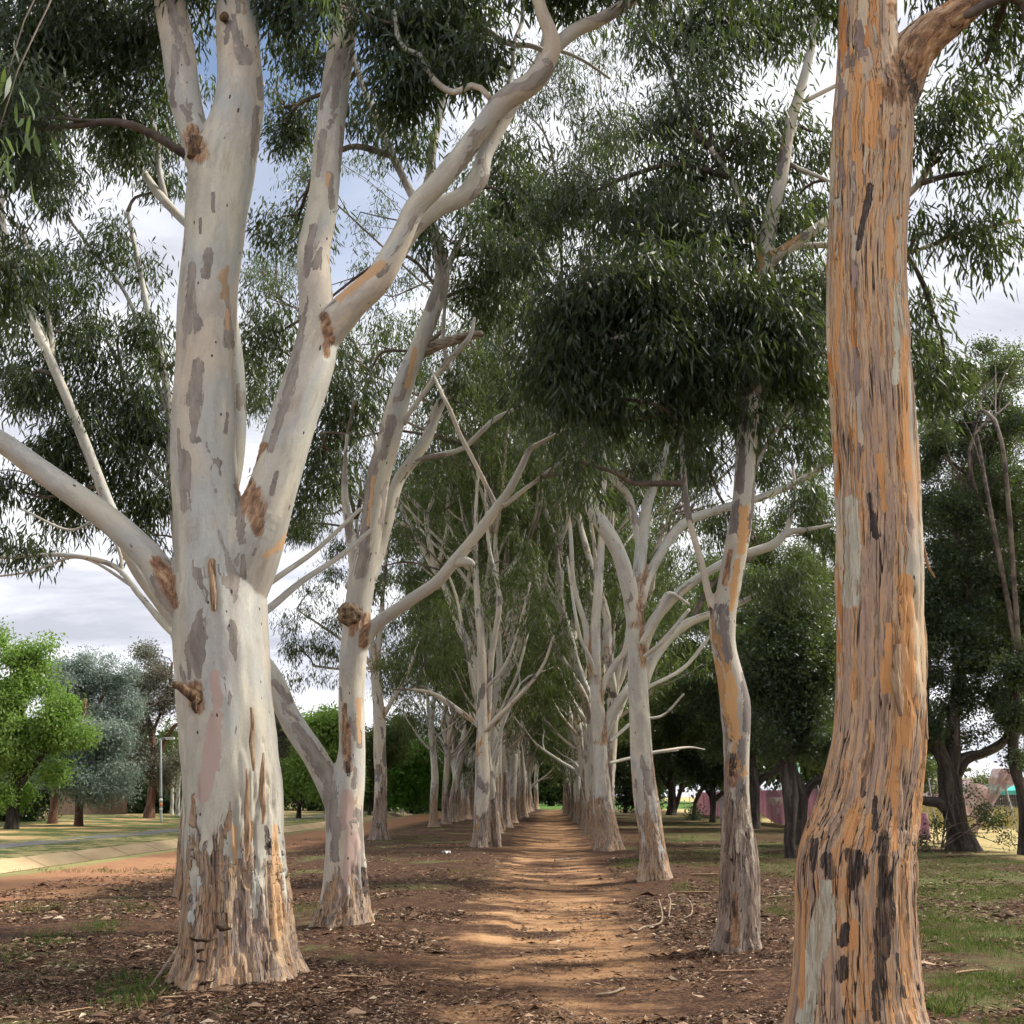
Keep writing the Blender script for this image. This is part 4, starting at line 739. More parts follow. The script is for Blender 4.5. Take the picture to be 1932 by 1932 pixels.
leafy('cork_oak', 'black-trunked oak right behind the mottled slender gum, arm rising over the banner', YC,
 [[(1425, 1580, 24), (1425, 1563, 20), (1423, 1521, 20), (1424, 1480, 20), (1418, 1440, 17), (1410, 1390, 14)],
  [(1428, 1480, 14), (1441, 1467, 13), (1464, 1453, 11), (1480, 1430, 9), (1500, 1400, 7)],
  [(1420, 1470, 12), (1400, 1440, 10), (1380, 1400, 8)]],
 [(1420, 1400, 50, 30, 70), (1370, 1380, 50, 40, 90), (1420, 1320, 60, 50, 130), (1350, 1300, 50, 50, 110), (1480, 1400, 40, 24, 40), (1390, 1240, 60, 50, 110), (1450, 1200, 50, 50, 70)],
 M['oak_bark'], M['leaf_oak'], 65, per=40, L=.14, Wd=.08, spread=.34, group=OG, gate=.3)
leafy('cork_oak', 'small dark oak with two curling arms in front of the furthest banner panel', Ydepth(1345, 1551),
 [[(1345, 1562, 14), (1345, 1551, 12), (1345, 1521, 11), (1345, 1497, 12), (1342, 1470, 9), (1335, 1440, 7)],
  [(1347, 1512, 8), (1358, 1500, 8), (1372, 1490, 7), (1385, 1470, 6)],
  [(1343, 1505, 7), (1332, 1488, 7), (1322, 1470, 6), (1310, 1450, 5)]],
 [(1340, 1440, 50, 26, 70), (1300, 1430, 40, 30, 60), (1330, 1380, 60, 40, 110), (1280, 1360, 50, 40, 80), (1370, 1460, 26, 16, 16), (1310, 1310, 60, 40, 80), (1385, 1420, 30, 30, 30)],
 M['oak_bark'], M['leaf_dark'], 66, per=40, L=.18, Wd=.1, spread=.4, group=OG, gate=.3)
leafy('cork_oak', 'dark oak with a curved arm bent like a hook above a small bush', Ydepth(1345, 1551) + 6,
 [[(1308, 1552, 9), (1309, 1540, 8), (1312, 1515, 7), (1320, 1497, 7), (1326, 1482, 6), (1318, 1468, 5), (1312, 1450, 4)]],
 [(1300, 1440, 36, 20, 30), (1320, 1420, 30, 20, 24)], M['oak_bark'], M['leaf_dark'], 67, per=40, L=.18, Wd=.1, spread=.4, group=OG, gate=.3)
leafy('cork_oak', 'thick-based dark oak on the yellow grass behind the leaning white gum', Ydepth(1267, 1538),
 [[(1268, 1548, 22), (1267, 1538, 18), (1268, 1510, 15), (1266, 1480, 13), (1262, 1450, 10)], [(1272, 1530, 9), (1280, 1505, 8), (1288, 1480, 6)], [(1266, 1490, 8), (1250, 1470, 7), (1240, 1450, 5)]],
 [(1265, 1440, 44, 24, 70), (1270, 1390, 60, 40, 130), (1230, 1400, 40, 50, 80), (1250, 1330, 60, 40, 90), (1310, 1350, 40, 40, 50), (1170, 1420, 60, 50, 90), (1180, 1360, 50, 40, 60)],
 M['oak_bark'], M['leaf_oak'], 68, per=40, L=.24, Wd=.14, spread=.5, group=OG, gate=.3)
leafy('cork_oak', 'narrow dark oak in deep shade between the two white gums', 100,
 [[(1180, 1540, 9), (1180, 1530, 7), (1182, 1505, 7), (1184, 1480, 6), (1186, 1450, 5)], [(1182, 1500, 4), (1192, 1480, 4), (1200, 1460, 3)]],
 [(1180, 1460, 30, 30, 60), (1210, 1450, 30, 40, 60), (1160, 1440, 30, 50, 60), (1190, 1500, 30, 16, 24), (1215, 1490, 26, 20, 24), (1240, 1480, 30, 20, 30)], M['oak_bark'], M['leaf_dark'], 69, per=40, L=.28, Wd=.16, spread=.6, group=OG, gate=.25)
# olive-green trees rising behind the oaks
leafy('park_tree', 'feathery olive-green tree rising behind the dark oaks', 62,
 [[(1500, 1560, 14), (1498, 1500, 12), (1490, 1400, 10), (1480, 1300, 8), (1470, 1200, 6)]],
 [(1480, 1120, 60, 50, 130), (1430, 1160, 50, 50, 100), (1530, 1150, 50, 60, 110), (1480, 1220, 80, 60, 170), (1500, 1300, 80, 60, 130), (1420, 1250, 50, 60, 80), (1360, 1260, 60, 60, 90), (1540, 1060, 40, 40, 40), (1300, 1330, 60, 60, 90), (1420, 1350, 80, 50, 100), (1520, 1380, 70, 50, 90), (1550, 1240, 50, 80, 80)],
 M['oak_bark'], M['leaf_olive'], 70, per=40, L=.2, Wd=.07, spread=.45, droop=.8, gate=.3)
leafy('park_tree', 'tall olive-green tree with thin branches behind the dark oak at the banner end', 52,
 [[(1800, 1560, 18), (1798, 1400, 17), (1808, 1200, 14), (1825, 1000, 11), (1840, 850, 8)]],
 [(1800, 900, 90, 80, 150), (1900, 880, 90, 80, 140), (1780, 1000, 70, 90, 130), (1860, 1020, 90, 90, 170), (1940, 1000, 60, 120, 120), (1850, 780, 90, 60, 100), (1800, 1150, 80, 80, 130), (1900, 1160, 80, 80, 130), (1760, 700, 50, 60, 40), (1890, 700, 60, 40, 50)],
 M['twig'], M['leaf_olive'], 71, per=40, L=.16, Wd=.06, spread=.4, droop=.6, gate=.36)

leafy('park_tree', 'pale olive tree filling the gap beyond the slender twisted gum', 72,
 [[(1400, 1560, 12), (1402, 1480, 11), (1408, 1380, 10), (1400, 1280, 8), (1380, 1180, 6)]],
 [(1280, 1190, 60, 60, 90), (1330, 1130, 60, 50, 80), (1250, 1270, 60, 50, 80), (1400, 1090, 60, 50, 80), (1340, 1220, 70, 60, 100), (1420, 1180, 60, 60, 90), (1280, 1330, 60, 50, 90), (1350, 1400, 60, 40, 80), (1230, 1370, 50, 40, 60)],
 M['oak_bark'], M['leaf_olive'], 72, per=40, L=.22, Wd=.08, spread=.5, droop=.8)
leafy('park_tree', 'tall olive tree whose top shows between slender and orange gums', 80,
 [[(1545, 1550, 14), (1548, 1400, 12), (1552, 1250, 10), (1556, 1100, 8), (1550, 1000, 5)]],
 [(1540, 1010, 50, 50, 70), (1560, 1090, 60, 60, 90), (1500, 1060, 50, 50, 70), (1580, 1180, 70, 60, 100), (1520, 1250, 70, 60, 100), (1570, 1330, 70, 60, 100), (1500, 1400, 70, 40, 80), (1600, 1430, 60, 30, 60), (1640, 1300, 80, 120, 100), (1480, 960, 60, 50, 60), (1560, 930, 50, 50, 50), (1440, 1020, 50, 40, 50), (1460, 1120, 80, 60, 80), (1380, 1010, 60, 50, 50), (1300, 1090, 60, 50, 60)],
 M['oak_bark'], M['leaf_olive'], 73, per=40, L=.24, Wd=.09, spread=.5, droop=.8)

# ---- park trees beyond the drain
leafy('park_tree', 'bright lime-green tree with an uneven top, hanging over the footpath verge', 50,
 [[(20, 1580, 30), (22, 1562, 24), (26, 1500, 20), (34, 1440, 16), (40, 1360, 12), (44, 1280, 8)], [(24, 1500, 14), (60, 1450, 11), (95, 1410, 8), (120, 1390, 6)], [(30, 1450, 12), (0, 1380, 10), (-20, 1300, 7)]],
 [(25, 1245, 40, 32, 50), (62, 1240, 30, 30, 40), (75, 1290, 46, 40, 90), (20, 1300, 60, 50, 120), (115, 1335, 34, 34, 70), (60, 1360, 60, 50, 140), (110, 1385, 36, 30, 50), (10, 1390, 60, 60, 150), (40, 1440, 60, 40, 110), (0, 1480, 60, 30, 60), (-40, 1330, 60, 120, 150), (82, 1218, 14, 14, 8), (-10, 1220, 40, 30, 30)],
 M['oak_bark'], M['leaf_lime'], 81, dens=1.25, per=40, L=.17, Wd=.09, spread=.34, droop=.8, gate=.32, group='park trees beyond the drain')
leafy('park_tree', 'silvery blue-green tree with reddish trunk and drooping skirt of foliage', 55.5,
 [[(148, 1572, 20), (148, 1557, 16), (149, 1520, 14), (150, 1480, 13), (155, 1400, 11), (160, 1320, 8)], [(150, 1470, 8), (180, 1430, 7), (210, 1400, 5)]],
 [(180, 1450, 70, 36, 130), (130, 1440, 50, 40, 90), (110, 1480, 36, 20, 40), (160, 1390, 60, 40, 120), (190, 1400, 40, 40, 70), (150, 1495, 30, 14, 24), (205, 1480, 30, 20, 30), (120, 1400, 30, 30, 30)],
 M['red_bark'], M['leaf_blue'], 82, dens=1.7, per=44, L=.17, Wd=.06, spread=.34, droop=.6, gate=.3, group='park trees beyond the drain')
leafy('park_tree', 'tall blue-grey tree with a straight reddish trunk, behind the lime-green one', 59,
 [[(92, 1578, 22), (97, 1560, 18), (102, 1520, 14), (106, 1480, 13), (130, 1380, 12), (150, 1300, 9)], [(115, 1430, 8), (170, 1360, 7), (200, 1300, 5)]],
 [(140, 1270, 34, 26, 50), (180, 1262, 30, 24, 40), (215, 1270, 26, 24, 30), (150, 1310, 50, 40, 110), (205, 1310, 44, 34, 80), (230, 1340, 30, 30, 40), (120, 1300, 20, 40, 30), (190, 1350, 50, 40, 80), (100, 1260, 24, 24, 24)],
 M['red_bark'], M['leaf_blue'], 83, dens=1.5, per=44, L=.17, Wd=.06, spread=.34, droop=.5, gate=.32, group='park trees beyond the drain')
leafy('park_tree', 'brownish grey tree with dark crooked limbs and a leaning red-brown trunk', Ydepth(282, 1546),
 [[(278, 1556, 24), (281, 1546, 20), (284, 1520, 18), (289, 1480, 15), (292, 1440, 12), (285, 1380, 10), (270, 1320, 8)], [(290, 1450, 9), (310, 1400, 8), (330, 1370, 7), (345, 1365, 5)], [(285, 1390, 7), (305, 1340, 6), (320, 1290, 5), (325, 1250, 4)]],
 [(250, 1370, 50, 50, 110), (290, 1300, 50, 40, 90), (320, 1260, 36, 24, 40), (280, 1240, 30, 20, 26), (325, 1320, 30, 40, 40), (250, 1430, 50, 36, 80), (300, 1440, 40, 30, 40), (330, 1430, 30, 40, 40), (210, 1470, 40, 24, 24), (262, 1300, 40, 36, 40)],
 M['red_bark'], M['leaf_brown'], 84, dens=1.4, per=40, L=.2, Wd=.08, spread=.4, droop=.4, gate=.38, group='park trees beyond the drain')
leafy('park_tree', 'brown-leaved tree showing beside the massive trunk above dark shade', 78,
 [[(520, 1560, 12), (522, 1530, 10), (522, 1480, 8), (524, 1420, 6)]],
 [(525, 1340, 26, 50, 60), (545, 1400, 24, 40, 50), (530, 1440, 30, 30, 40), (500, 1400, 30, 80, 80)],
 M['oak_bark'], M['leaf_brown'], 85, per=40, L=.2, Wd=.09, spread=.45, droop=.4, gate=.3, group='park trees beyond the drain')
leafy('park_tree', 'lime-topped tree seen through the fork of the burled gum, dark spreading trunk', 76,
 [[(562, 1555, 12), (563, 1543, 9), (565, 1520, 8), (570, 1490, 6), (580, 1440, 5)], [(564, 1520, 5), (550, 1505, 5), (538, 1490, 4)], [(565, 1520, 5), (585, 1500, 5), (600, 1485, 4)]],
 [(600, 1370, 34, 30, 70), (620, 1400, 30, 40, 70), (580, 1420, 30, 40, 70), (610, 1440, 30, 30, 50), (560, 1470, 40, 24, 60), (600, 1480, 36, 20, 50), (640, 1460, 30, 40, 50)],
 M['oak_bark'], M['leaf_lime'], 86, per=40, L=.24, Wd=.13, spread=.5, droop=.5, gate=.3, group='park trees beyond the drain')
leafy('park_tree', 'rounded fresh green tree beyond the bend of the footpath', 96,
 [[(775, 1535, 7), (776, 1525, 5), (776, 1500, 5), (778, 1460, 4)]],
 [(770, 1440, 44, 34, 100), (800, 1450, 30, 36, 70), (745, 1460, 30, 34, 70), (775, 1485, 50, 24, 80), (815, 1480, 24, 24, 40), (735, 1490, 24, 20, 30)],
 M['oak_bark'], M['leaf_green'], 87, per=44, L=.3, Wd=.18, spread=.6, droop=.4, gate=.22, group='park trees beyond the drain')
leafy('park_tree', 'dull green tree squeezed between the burled gum and the thin dark gum', 88,
 [[(697, 1545, 6), (697, 1530, 5), (700, 1480, 4)]],
 [(697, 1470, 20, 50, 60), (700, 1410, 24, 40, 40), (735, 1400, 30, 40, 50), (760, 1380, 40, 24, 40)],
 M['oak_bark'], M['leaf_olive'], 88, per=44, L=.28, Wd=.12, spread=.6, droop=.4, gate=.25, group='park trees beyond the drain')
for i, (x, yb, w, yy, lab) in enumerate([(324, 1540, 7, 84, 'thinner of two white trunks behind the light pole'), (335, 1540, 9, 80, 'thicker of two white trunks behind the light pole')]):
    leafy('park_tree', lab, yy, [[(x, yb + 6, w * 1.2), (x, yb, w), (x + 1, 1500, w * .85), (x + 3, 1460, w * .7), (x + 3, 1400, w * .5)]], [(x + 5, 1400, 30, 24, 24), (x, 1440, 24, 20, 12)], M['gum_pale'], M['leaf_olive'], 90 + i, per=30, L=.22, Wd=.08, spread=.45, rfv=.05)
# hedge and shrubs
def shrub(name, label, cat, blobs, Yb, leaf, seed, per=40, L=.16, Wd=.09, spread=.3, group=None, kind=None, twigs=True):
    rng = np.random.default_rng(seed); b = pxblobs(blobs, Yb); c0 = b[0][0]
    root = empty(name, (c0[0], c0[1], 0), label, cat, group)
    nodes = np.array([[c0[0] + rng.normal(0, .2), c0[1], .1, .03] for _ in range(4)])
    limbs_to_blobs(root, nodes, b, rng, leaf, L, Wd, per, spread, .1, M['twig'], 'q', gate=.2, gs=.8, twr=(0 if name == 'hedge' else .012), clumpr=.17, rexp=.4)
    return root
shrub('shrub', 'near-black dense shrub under the lime-green tree', 'shrub', [(30, 1500, 60, 34, 200), (60, 1530, 36, 24, 90), (0, 1535, 50, 24, 80), (90, 1490, 30, 30, 60)], 62, M['leaf_dark'], 91)
shrub('hedge', 'long dark hedge closing off the park behind the timber fence', 'hedge', [(230, 1500, 60, 36, 200), (290, 1500, 60, 30, 160), (180, 1490, 50, 36, 140), (340, 1500, 50, 30, 100), (240, 1530, 60, 16, 80), (310, 1530, 60, 14, 60), (120, 1480, 40, 30, 80)], 90, M['leaf_dark'], 92, L=.24, Wd=.14, spread=.45)
shrub('hedge', 'black-green hedge in the shade beyond the grass, framed by two gum trunks', 'hedge', [(540, 1500, 50, 30, 120), (600, 1505, 50, 26, 120), (640, 1500, 40, 30, 90), (520, 1470, 40, 40, 80), (700, 1510, 40, 26, 90), (770, 1515, 60, 16, 120), (810, 1505, 40, 20, 60)], 110, M['leaf_dark'], 93, L=.3, Wd=.18, spread=.6)
shrub('bush', 'leafy bush sprouting around the foot of the rough oak', 'shrub', [(1760, 1575, 34, 34, 26, -.4), (1745, 1600, 24, 20, 12, -.4), (1850, 1530, 24, 34, 18, -.4), (1865, 1560, 30, 26, 18, -.4), (1875, 1520, 24, 16, 7, -.4), (1880, 1590, 30, 14, 10, -.4), (1840, 1490, 20, 14, 6, -.4), (1895, 1545, 20, 12, 4, -.4), (1850, 1600, 34, 14, 14, -.4), (1785, 1600, 20, 16, 10, -.8)], YA, M['leaf_oak'], 94, per=22, L=.08, Wd=.05, spread=.14)
shrub('bush', 'small green bush at the foot of the hook-armed oak', 'shrub', [(1318, 1545, 14, 14, 24), (1308, 1552, 12, 8, 10)], 70, M['leaf_dark'], 95, L=.16, Wd=.09)
shrub('shrub', 'dusty green shrub behind the torn banner panel', 'shrub', [(1735, 1470, 30, 24, 60), (1715, 1480, 20, 20, 30), (1860, 1478, 12, 8, 14)], 62, M['leaf_olive'], 96)
# big conifer closing the avenue, and a far wood
leafy('pine_tree', 'broad dark conifer with yellow-green skirts closing the end of the path', 165,
 [[(1040, 1522, 8), (1039, 1512, 7), (1040, 1480, 6), (1040, 1420, 5), (1040, 1360, 3)]],
 [(1040, 1470, 26, 24, 110), (1030, 1430, 26, 30, 110), (1050, 1430, 24, 30, 100), (1040, 1380, 26, 30, 90), (1040, 1330, 18, 30, 60), (1020, 1480, 14, 14, 40), (1062, 1480, 12, 14, 30)],
 M['oak_bark'], M['leaf_olive'], 97, per=44, L=.6, Wd=.3, spread=.9, droop=.2, gate=.15)
fb = MB(); rw = np.random.default_rng(5); CC = []
for X in np.arange(-150, 82, 5.0):
    yy = 215 + rw.uniform(-12, 12); hh = rw.uniform(9, 15)
    if -12 < X - AVX * 215 < 12: hh *= 1.2
    CC.append(np.stack([X + rw.normal(0, 3.0, 110), yy + rw.normal(0, 3, 110), hh * rw.uniform(.22, 1, 110) ** .8], 1))
leaves(fb, np.vstack(CC), 12, (1.2, 1.2, 1.0), 1.3, .8, .3, rw, 'q')
tag(fb.build('far_wood', M['leaf_dark'], smooth=False), 'dark line of distant trees behind everything on the horizon', 'wood', kind='stuff')

# rows of the avenue
row(-2.35, [YLi + 3.6 + 4.1 * k for k in range(22)], 'in the inner file on the drain side', 'gums lining the path', [2, 0, 1, 4, 3, 0, 2, 1, 5, 3, 4])
row(1.85, [16.1] , 'on the oak side, half hidden beyond the slender twisted gum', 'gums lining the path', [4]) if False else None
row(1.85, [YR4 + 3.8 + 4.1 * k for k in range(24)], 'in the file on the oak side', 'gums lining the path', [3, 0, 2, 1, 5, 4, 3, 2, 0, 1])
row(-6.05, [Ydepth(822, 1560), 60.5, 64.6, 69, 73.5, 78, 82, 87, 92, 97, 103, 109, 115], 'in the outer file beside the drain', 'gums lining the path', [4, 3, 1, 0, 2, 5, 1, 3, 4, 0])
_t('end c')
# ============================================================ ground
def ground_mesh():
    ls = np.unique(np.concatenate([np.linspace(-6, 8, 190), np.linspace(-20, -6, 70), np.linspace(8, 24, 50), [a for a, _ in DITCH], -20 - np.geomspace(1, 480, 26), 24 + np.geomspace(1, 480, 26)]))
    ys = np.unique(np.concatenate([np.linspace(-12, 5, 20), np.linspace(5, 22, 220), 22 + np.geomspace(.1, 900, 150)]))
    Lg, Yg = np.meshgrid(ls, ys); X = (Lg + AVX * Yg).ravel(); Y = Yg.ravel()
    z = gz(X, Y)
    for (tx, ty, tr, th) in [(-2.35, 9.4, .9, .10), (2.3, 7.3, .9, .08), (-2.1, 13.6, .6, .05), (2.35, 11.5, .5, .05), (2.74, 20.7, .5, .04)]:
        z = z + th * np.exp(-((X - tx) ** 2 + (Y - ty) ** 2) / tr ** 2)
    n, m = len(ys), len(ls); i = np.arange(n - 1)[:, None] * m; j = np.arange(m - 1)[None]
    q = np.stack([i + j, i + j + 1, i + m + j + 1, i + m + j], 2).reshape(-1, 4)
    return MB().add(np.stack([X, Y, z], 1), [q])
def strip(l0, l1, y0, y1, dz, name, mat, nl=4, ny=120, prof=None):
    ls = np.linspace(l0, l1, nl) if prof is None else np.array([a for a, _ in prof])
    ys = np.linspace(y0, y1, ny); Lg, Yg = np.meshgrid(ls, ys); X = (Lg + AVX * Yg).ravel(); Y = Yg.ravel()
    z = gz(X, Y) + dz; m = len(ls); i = np.arange(ny - 1)[:, None] * m; j = np.arange(m - 1)[None]
    q = np.stack([i + j, i + j + 1, i + m + j + 1, i + m + j], 2).reshape(-1, 4)
    o = MB().add(np.stack([X, Y, z], 1), [q]).build(name, mat, smooth=prof is None); return tag(o, kind='structure')

t = NT('earth_and_grass'); pos = t.n('ShaderNodeNewGeometry').outputs['Position']
sx = t.n('ShaderNodeSeparateXYZ', {0: pos}); l = t.math('SUBTRACT', sx.outputs[0], t.math('MULTIPLY', sx.outputs[1], AVX)); Yy = sx.outputs[1]
big = t.noise(pos, .35, 4, .6); med = t.noise(pos, 1.6, 5, .65, .4); fine = t.math('ADD', t.math('MULTIPLY', t.noise(pos, 28, 4, .7), .65), t.math('MULTIPLY', t.noise(pos, 5.5, 4, .65), .35)); fine2 = t.noise(t.vm('MULTIPLY', pos, (1, 1, 1)), 75, 3, .7)
dirt = t.ramp(t.math('ADD', t.math('MULTIPLY', med, .5), t.math('MULTIPLY', fine, .5)), [(.3, (.14, .07, .036)), (.48, (.36, .20, .10)), (.68, (.57, .37, .20))])
lit = t.ramp(fine, [(.36, (.018, .010, .007)), (.5, (.062, .034, .022)), (.6, (.15, .085, .05)), (.74, (.36, .24, .15))])
gr = t.ramp(fine2, [(.3, (.035, .042, .015)), (.5, (.09, .105, .036)), (.72, (.28, .25, .11))])
lush = t.ramp(fine2, [(.3, (.022, .045, .012)), (.5, (.06, .105, .028)), (.75, (.20, .25, .085))])
dry = t.ramp(t.math('ADD', t.math('MULTIPLY', fine2, .5), t.math('MULTIPLY', med, .5)), [(.3, (.28, .21, .09)), (.5, (.46, .37, .17)), (.75, (.56, .48, .26))])
wob = t.math('MULTIPLY', t.math('SUBTRACT', med, .5), 2.2)
al = t.math('ABSOLUTE', t.math('ADD', l, wob))
# litter everywhere, worn dirt in the middle of the path
pathm = t.math('MULTIPLY', t.math('MULTIPLY', t.step(al, 1.5, .5), t.step(t.noise(t.vm('MULTIPLY', pos, (.6, 1.5, 1)), .8, 5, .65), .42, .60)), t.math('ADD', .6, t.math('MULTIPLY', t.step(Yy, 9.5, 13), .4)))
c = t.mix(pathm, lit, dirt)
gpatch = t.step(t.math('ADD', t.math('MULTIPLY', big, .6), t.math('MULTIPLY', med, .4)), .53, .60)
c = t.mix(t.math('MULTIPLY', t.math('MULTIPLY', gpatch, t.step(al, 1.2, 2.4)), .75), c, gr)
# oak side: more grass; bare strip by the drain
c = t.mix(t.math('MULTIPLY', t.step(l, 3.2, 6.0), t.step(t.math('ADD', t.math('MULTIPLY', big, .6), t.math('MULTIPLY', med, .4)), .45, .56)), c, t.mix(t.step(fine, .45, .6), t.mix(.5, gr, lush), lit))
c = t.mix(t.math('MULTIPLY', t.step(t.math('ADD', l, t.math('MULTIPLY', wob, .5)), -7.2, -8.6), t.step(l, -11.6, -10.9)), c, t.mix(t.step(med, .35, .6), dirt, (.30, .15, .085)))
c = t.mix(t.math('MULTIPLY', t.step(t.math('ADD', l, t.math('MULTIPLY', wob, .3)), -10.9, -11.2), t.step(l, -12.2, -11.8)), c, t.mix(.5, lush, dry))
verge = t.mix(t.step(t.math('ADD', med, t.math('MULTIPLY', big, .5)), .62, .86), dry, lush)
c = t.mix(t.step(t.math('ADD', l, t.math('MULTIPLY', wob, .2)), -13.9, -14.3), c, verge)
beyond = t.mix(t.step(big, .45, .62), t.mix(.5, lush, gr), t.mix(.4, dirt, dry))
c = t.mix(t.step(t.math('ADD', l, t.math('MULTIPLY', wob, .6)), -18.8, -20.0), c, beyond)
c = t.mix(t.step(t.math('ADD', l, t.math('MULTIPLY', wob, .5)), 11.5, 14.0), c, dry)
c = t.mix(t.math('MULTIPLY', t.step(Yy, 118, 134), t.step(t.math('ABSOLUTE', l), 40, 30)), c, t.mix(.5, lush, (.10, .2, .04)))
hgt = t.math('ADD', t.math('MULTIPLY', fine, .7), t.math('MULTIPLY', fine2, .5))
earth = t.out(c, .95, .1, hgt, .02, .8)
g = ground_mesh().build('ground', earth); tag(g, kind='structure')

t = NT('drain_concrete'); pos = t.n('ShaderNodeNewGeometry').outputs['Position']; sx = t.n('ShaderNodeSeparateXYZ', {0: pos})
n = t.noise(t.vm('MULTIPLY', pos, (1, .5, 1)), 1.4, 5, .6); n2 = t.noise(pos, 14, 3)
yj = t.math('FRACT', t.math('MULTIPLY', sx.outputs[1], .36)); jt = t.step(t.math('ABSOLUTE', t.math('SUBTRACT', yj, .5)), .035, .01)
cc = t.mix(jt, t.mix(t.math('MULTIPLY', n2, .4), t.ramp(n, [(.3, (.48, .34, .18)), (.7, (.66, .50, .28))]), (.4, .3, .2)), (.34, .24, .14))
conc = t.out(cc, .9, .2, n2, .006)
strip(0, 0, 4, 190, .012, 'concrete_drain', conc, prof=DITCH[1:5], ny=160)
asph = mat_plain('asphalt', (.14, .13, .125), (.21, .195, .185), 6, .9, .01)
strip(-18.6, -17.0, 4, 170, .006, 'footpath', asph, 5, 160)
# footpath spur that crosses towards the drain
mbs = MB(); a, b = G(620, 1551), G(790, 1537)
for k in range(1):
    pass

# ---- leaf litter and grass blades
rl = np.random.default_rng(9)
def flakes(n, y0, y1, lmin, lmax, smin, smax, keep):
    u = rl.uniform(0, 1, n); Y = 1 / (1 / y0 + u * (1 / y1 - 1 / y0)); lim = .54 * Y
    X = rl.uniform(-1, 1, n) * lim; ll = X - AVX * Y
    k = (ll > lmin) & (ll < lmax) & keep(ll, X, Y); X, Y = X[k], Y[k]; n = len(X)
    z = gz(X, Y) + .006
    for (tx, ty, tr, th) in [(-2.35, 9.4, .9, .10), (2.3, 7.3, .9, .08), (-2.1, 13.6, .6, .05), (2.35, 11.5, .5, .05), (2.74, 20.7, .5, .04)]:
        z = z + th * np.exp(-((X - tx) ** 2 + (Y - ty) ** 2) / tr ** 2)
    a = rl.uniform(0, 6.28, n); Lf = rl.uniform(smin, smax, n) * (1 + rl.exponential(.35, n)); w = Lf * rl.uniform(.07, .22, n)
    d = np.stack([np.cos(a), np.sin(a), rl.normal(0, .12, n)], 1); s = np.stack([-np.sin(a), np.cos(a), rl.normal(0, .35, n)], 1)
    b = np.stack([X, Y, z], 1); cv = np.stack([0 * a, 0 * a, rl.uniform(0, .22, n) * Lf], 1)
    V = np.stack([b - d * Lf[:, None] / 2, b + s * w[:, None] / 2 + cv, b + d * Lf[:, None] / 2, b - s * w[:, None] / 2 + cv * .4], 1)
    o = np.arange(n)[:, None] * 4
    return V.reshape(-1, 3), o + np.array([0, 1, 2, 3]), np.repeat(rl.uniform(0, 1, n), 4)
lt_ = MB()
def kp(ll, X, Y):
    d = fbm(np.stack([X * .8, Y * .8, 0 * X], 1), 2, 4); p = np.where((np.abs(ll) < 1.2) & (Y > 9.5), .25, 1.0) * sstep(.26, .52, d); return rl.uniform(0, 1, len(ll)) < p
for nn, y0, y1, s0, s1 in ((260000, 6.2, 20, .016, .045), (70000, 12, 40, .03, .08), (5000, 6.2, 22, .06, .14)):
    v, f, a = flakes(nn, y0, y1, -9.5, 13, s0, s1, kp); lt_.add(v, [f], {'lc': a})
mlit = mat_leaf('dry_litter', [(0, (.03, .016, .011)), (.45, (.10, .055, .034)), (.75, (.24, .145, .088)), (.93, (.42, .29, .19)), (1, (.62, .52, .38))], .7, .2, 0)
tag(lt_.build('leaf_litter', mlit, smooth=False), 'dry gum leaves and bark crumbs scattered over the ground', 'leaf litter', kind='stuff')
gm = MB()
def blades(C, per, spread, h, w):
    n = len(C) * per; c = np.repeat(C, per, 0) + rl.normal(0, 1, (n, 3)) * np.array([spread, spread, 0])
    a = rl.uniform(0, 6.28, n); hh = h * rl.uniform(.4, 1.3, n); lean = rl.uniform(0, .7, n); x = np.stack([np.cos(a), np.sin(a), 0 * a], 1)
    tip = c + x * (lean * hh)[:, None] + np.array([0, 0, 1]) * hh[:, None]; y = np.stack([-np.sin(a), np.cos(a), 0 * a], 1) * (w / 2)
    mid = c + x * (lean * hh * .35)[:, None] + np.array([0, 0, .6]) * hh[:, None]
    V = np.stack([c - y, c + y, mid + y * .8, tip, mid - y * .8], 1); o = np.arange(n)[:, None] * 5
    gm.add(V.reshape(-1, 3), [o + np.array([0, 1, 2, 3, 4])], {'lc': np.repeat(np.repeat(rl.uniform(0, 1, len(C)), per) * .5 + rl.uniform(0, .5, n), 5)})
def gpts(px, py, rx, ry, n):
    a = rl.uniform(0, 6.28, n); r = np.sqrt(rl.uniform(0, 1, n)); Q = np.array([G(px + rx * math.cos(t_) * q, py + ry * math.sin(t_) * q) for t_, q in zip(a, r)])
    Q[:, 2] = gz(Q[:, 0], Q[:, 1]); return Q
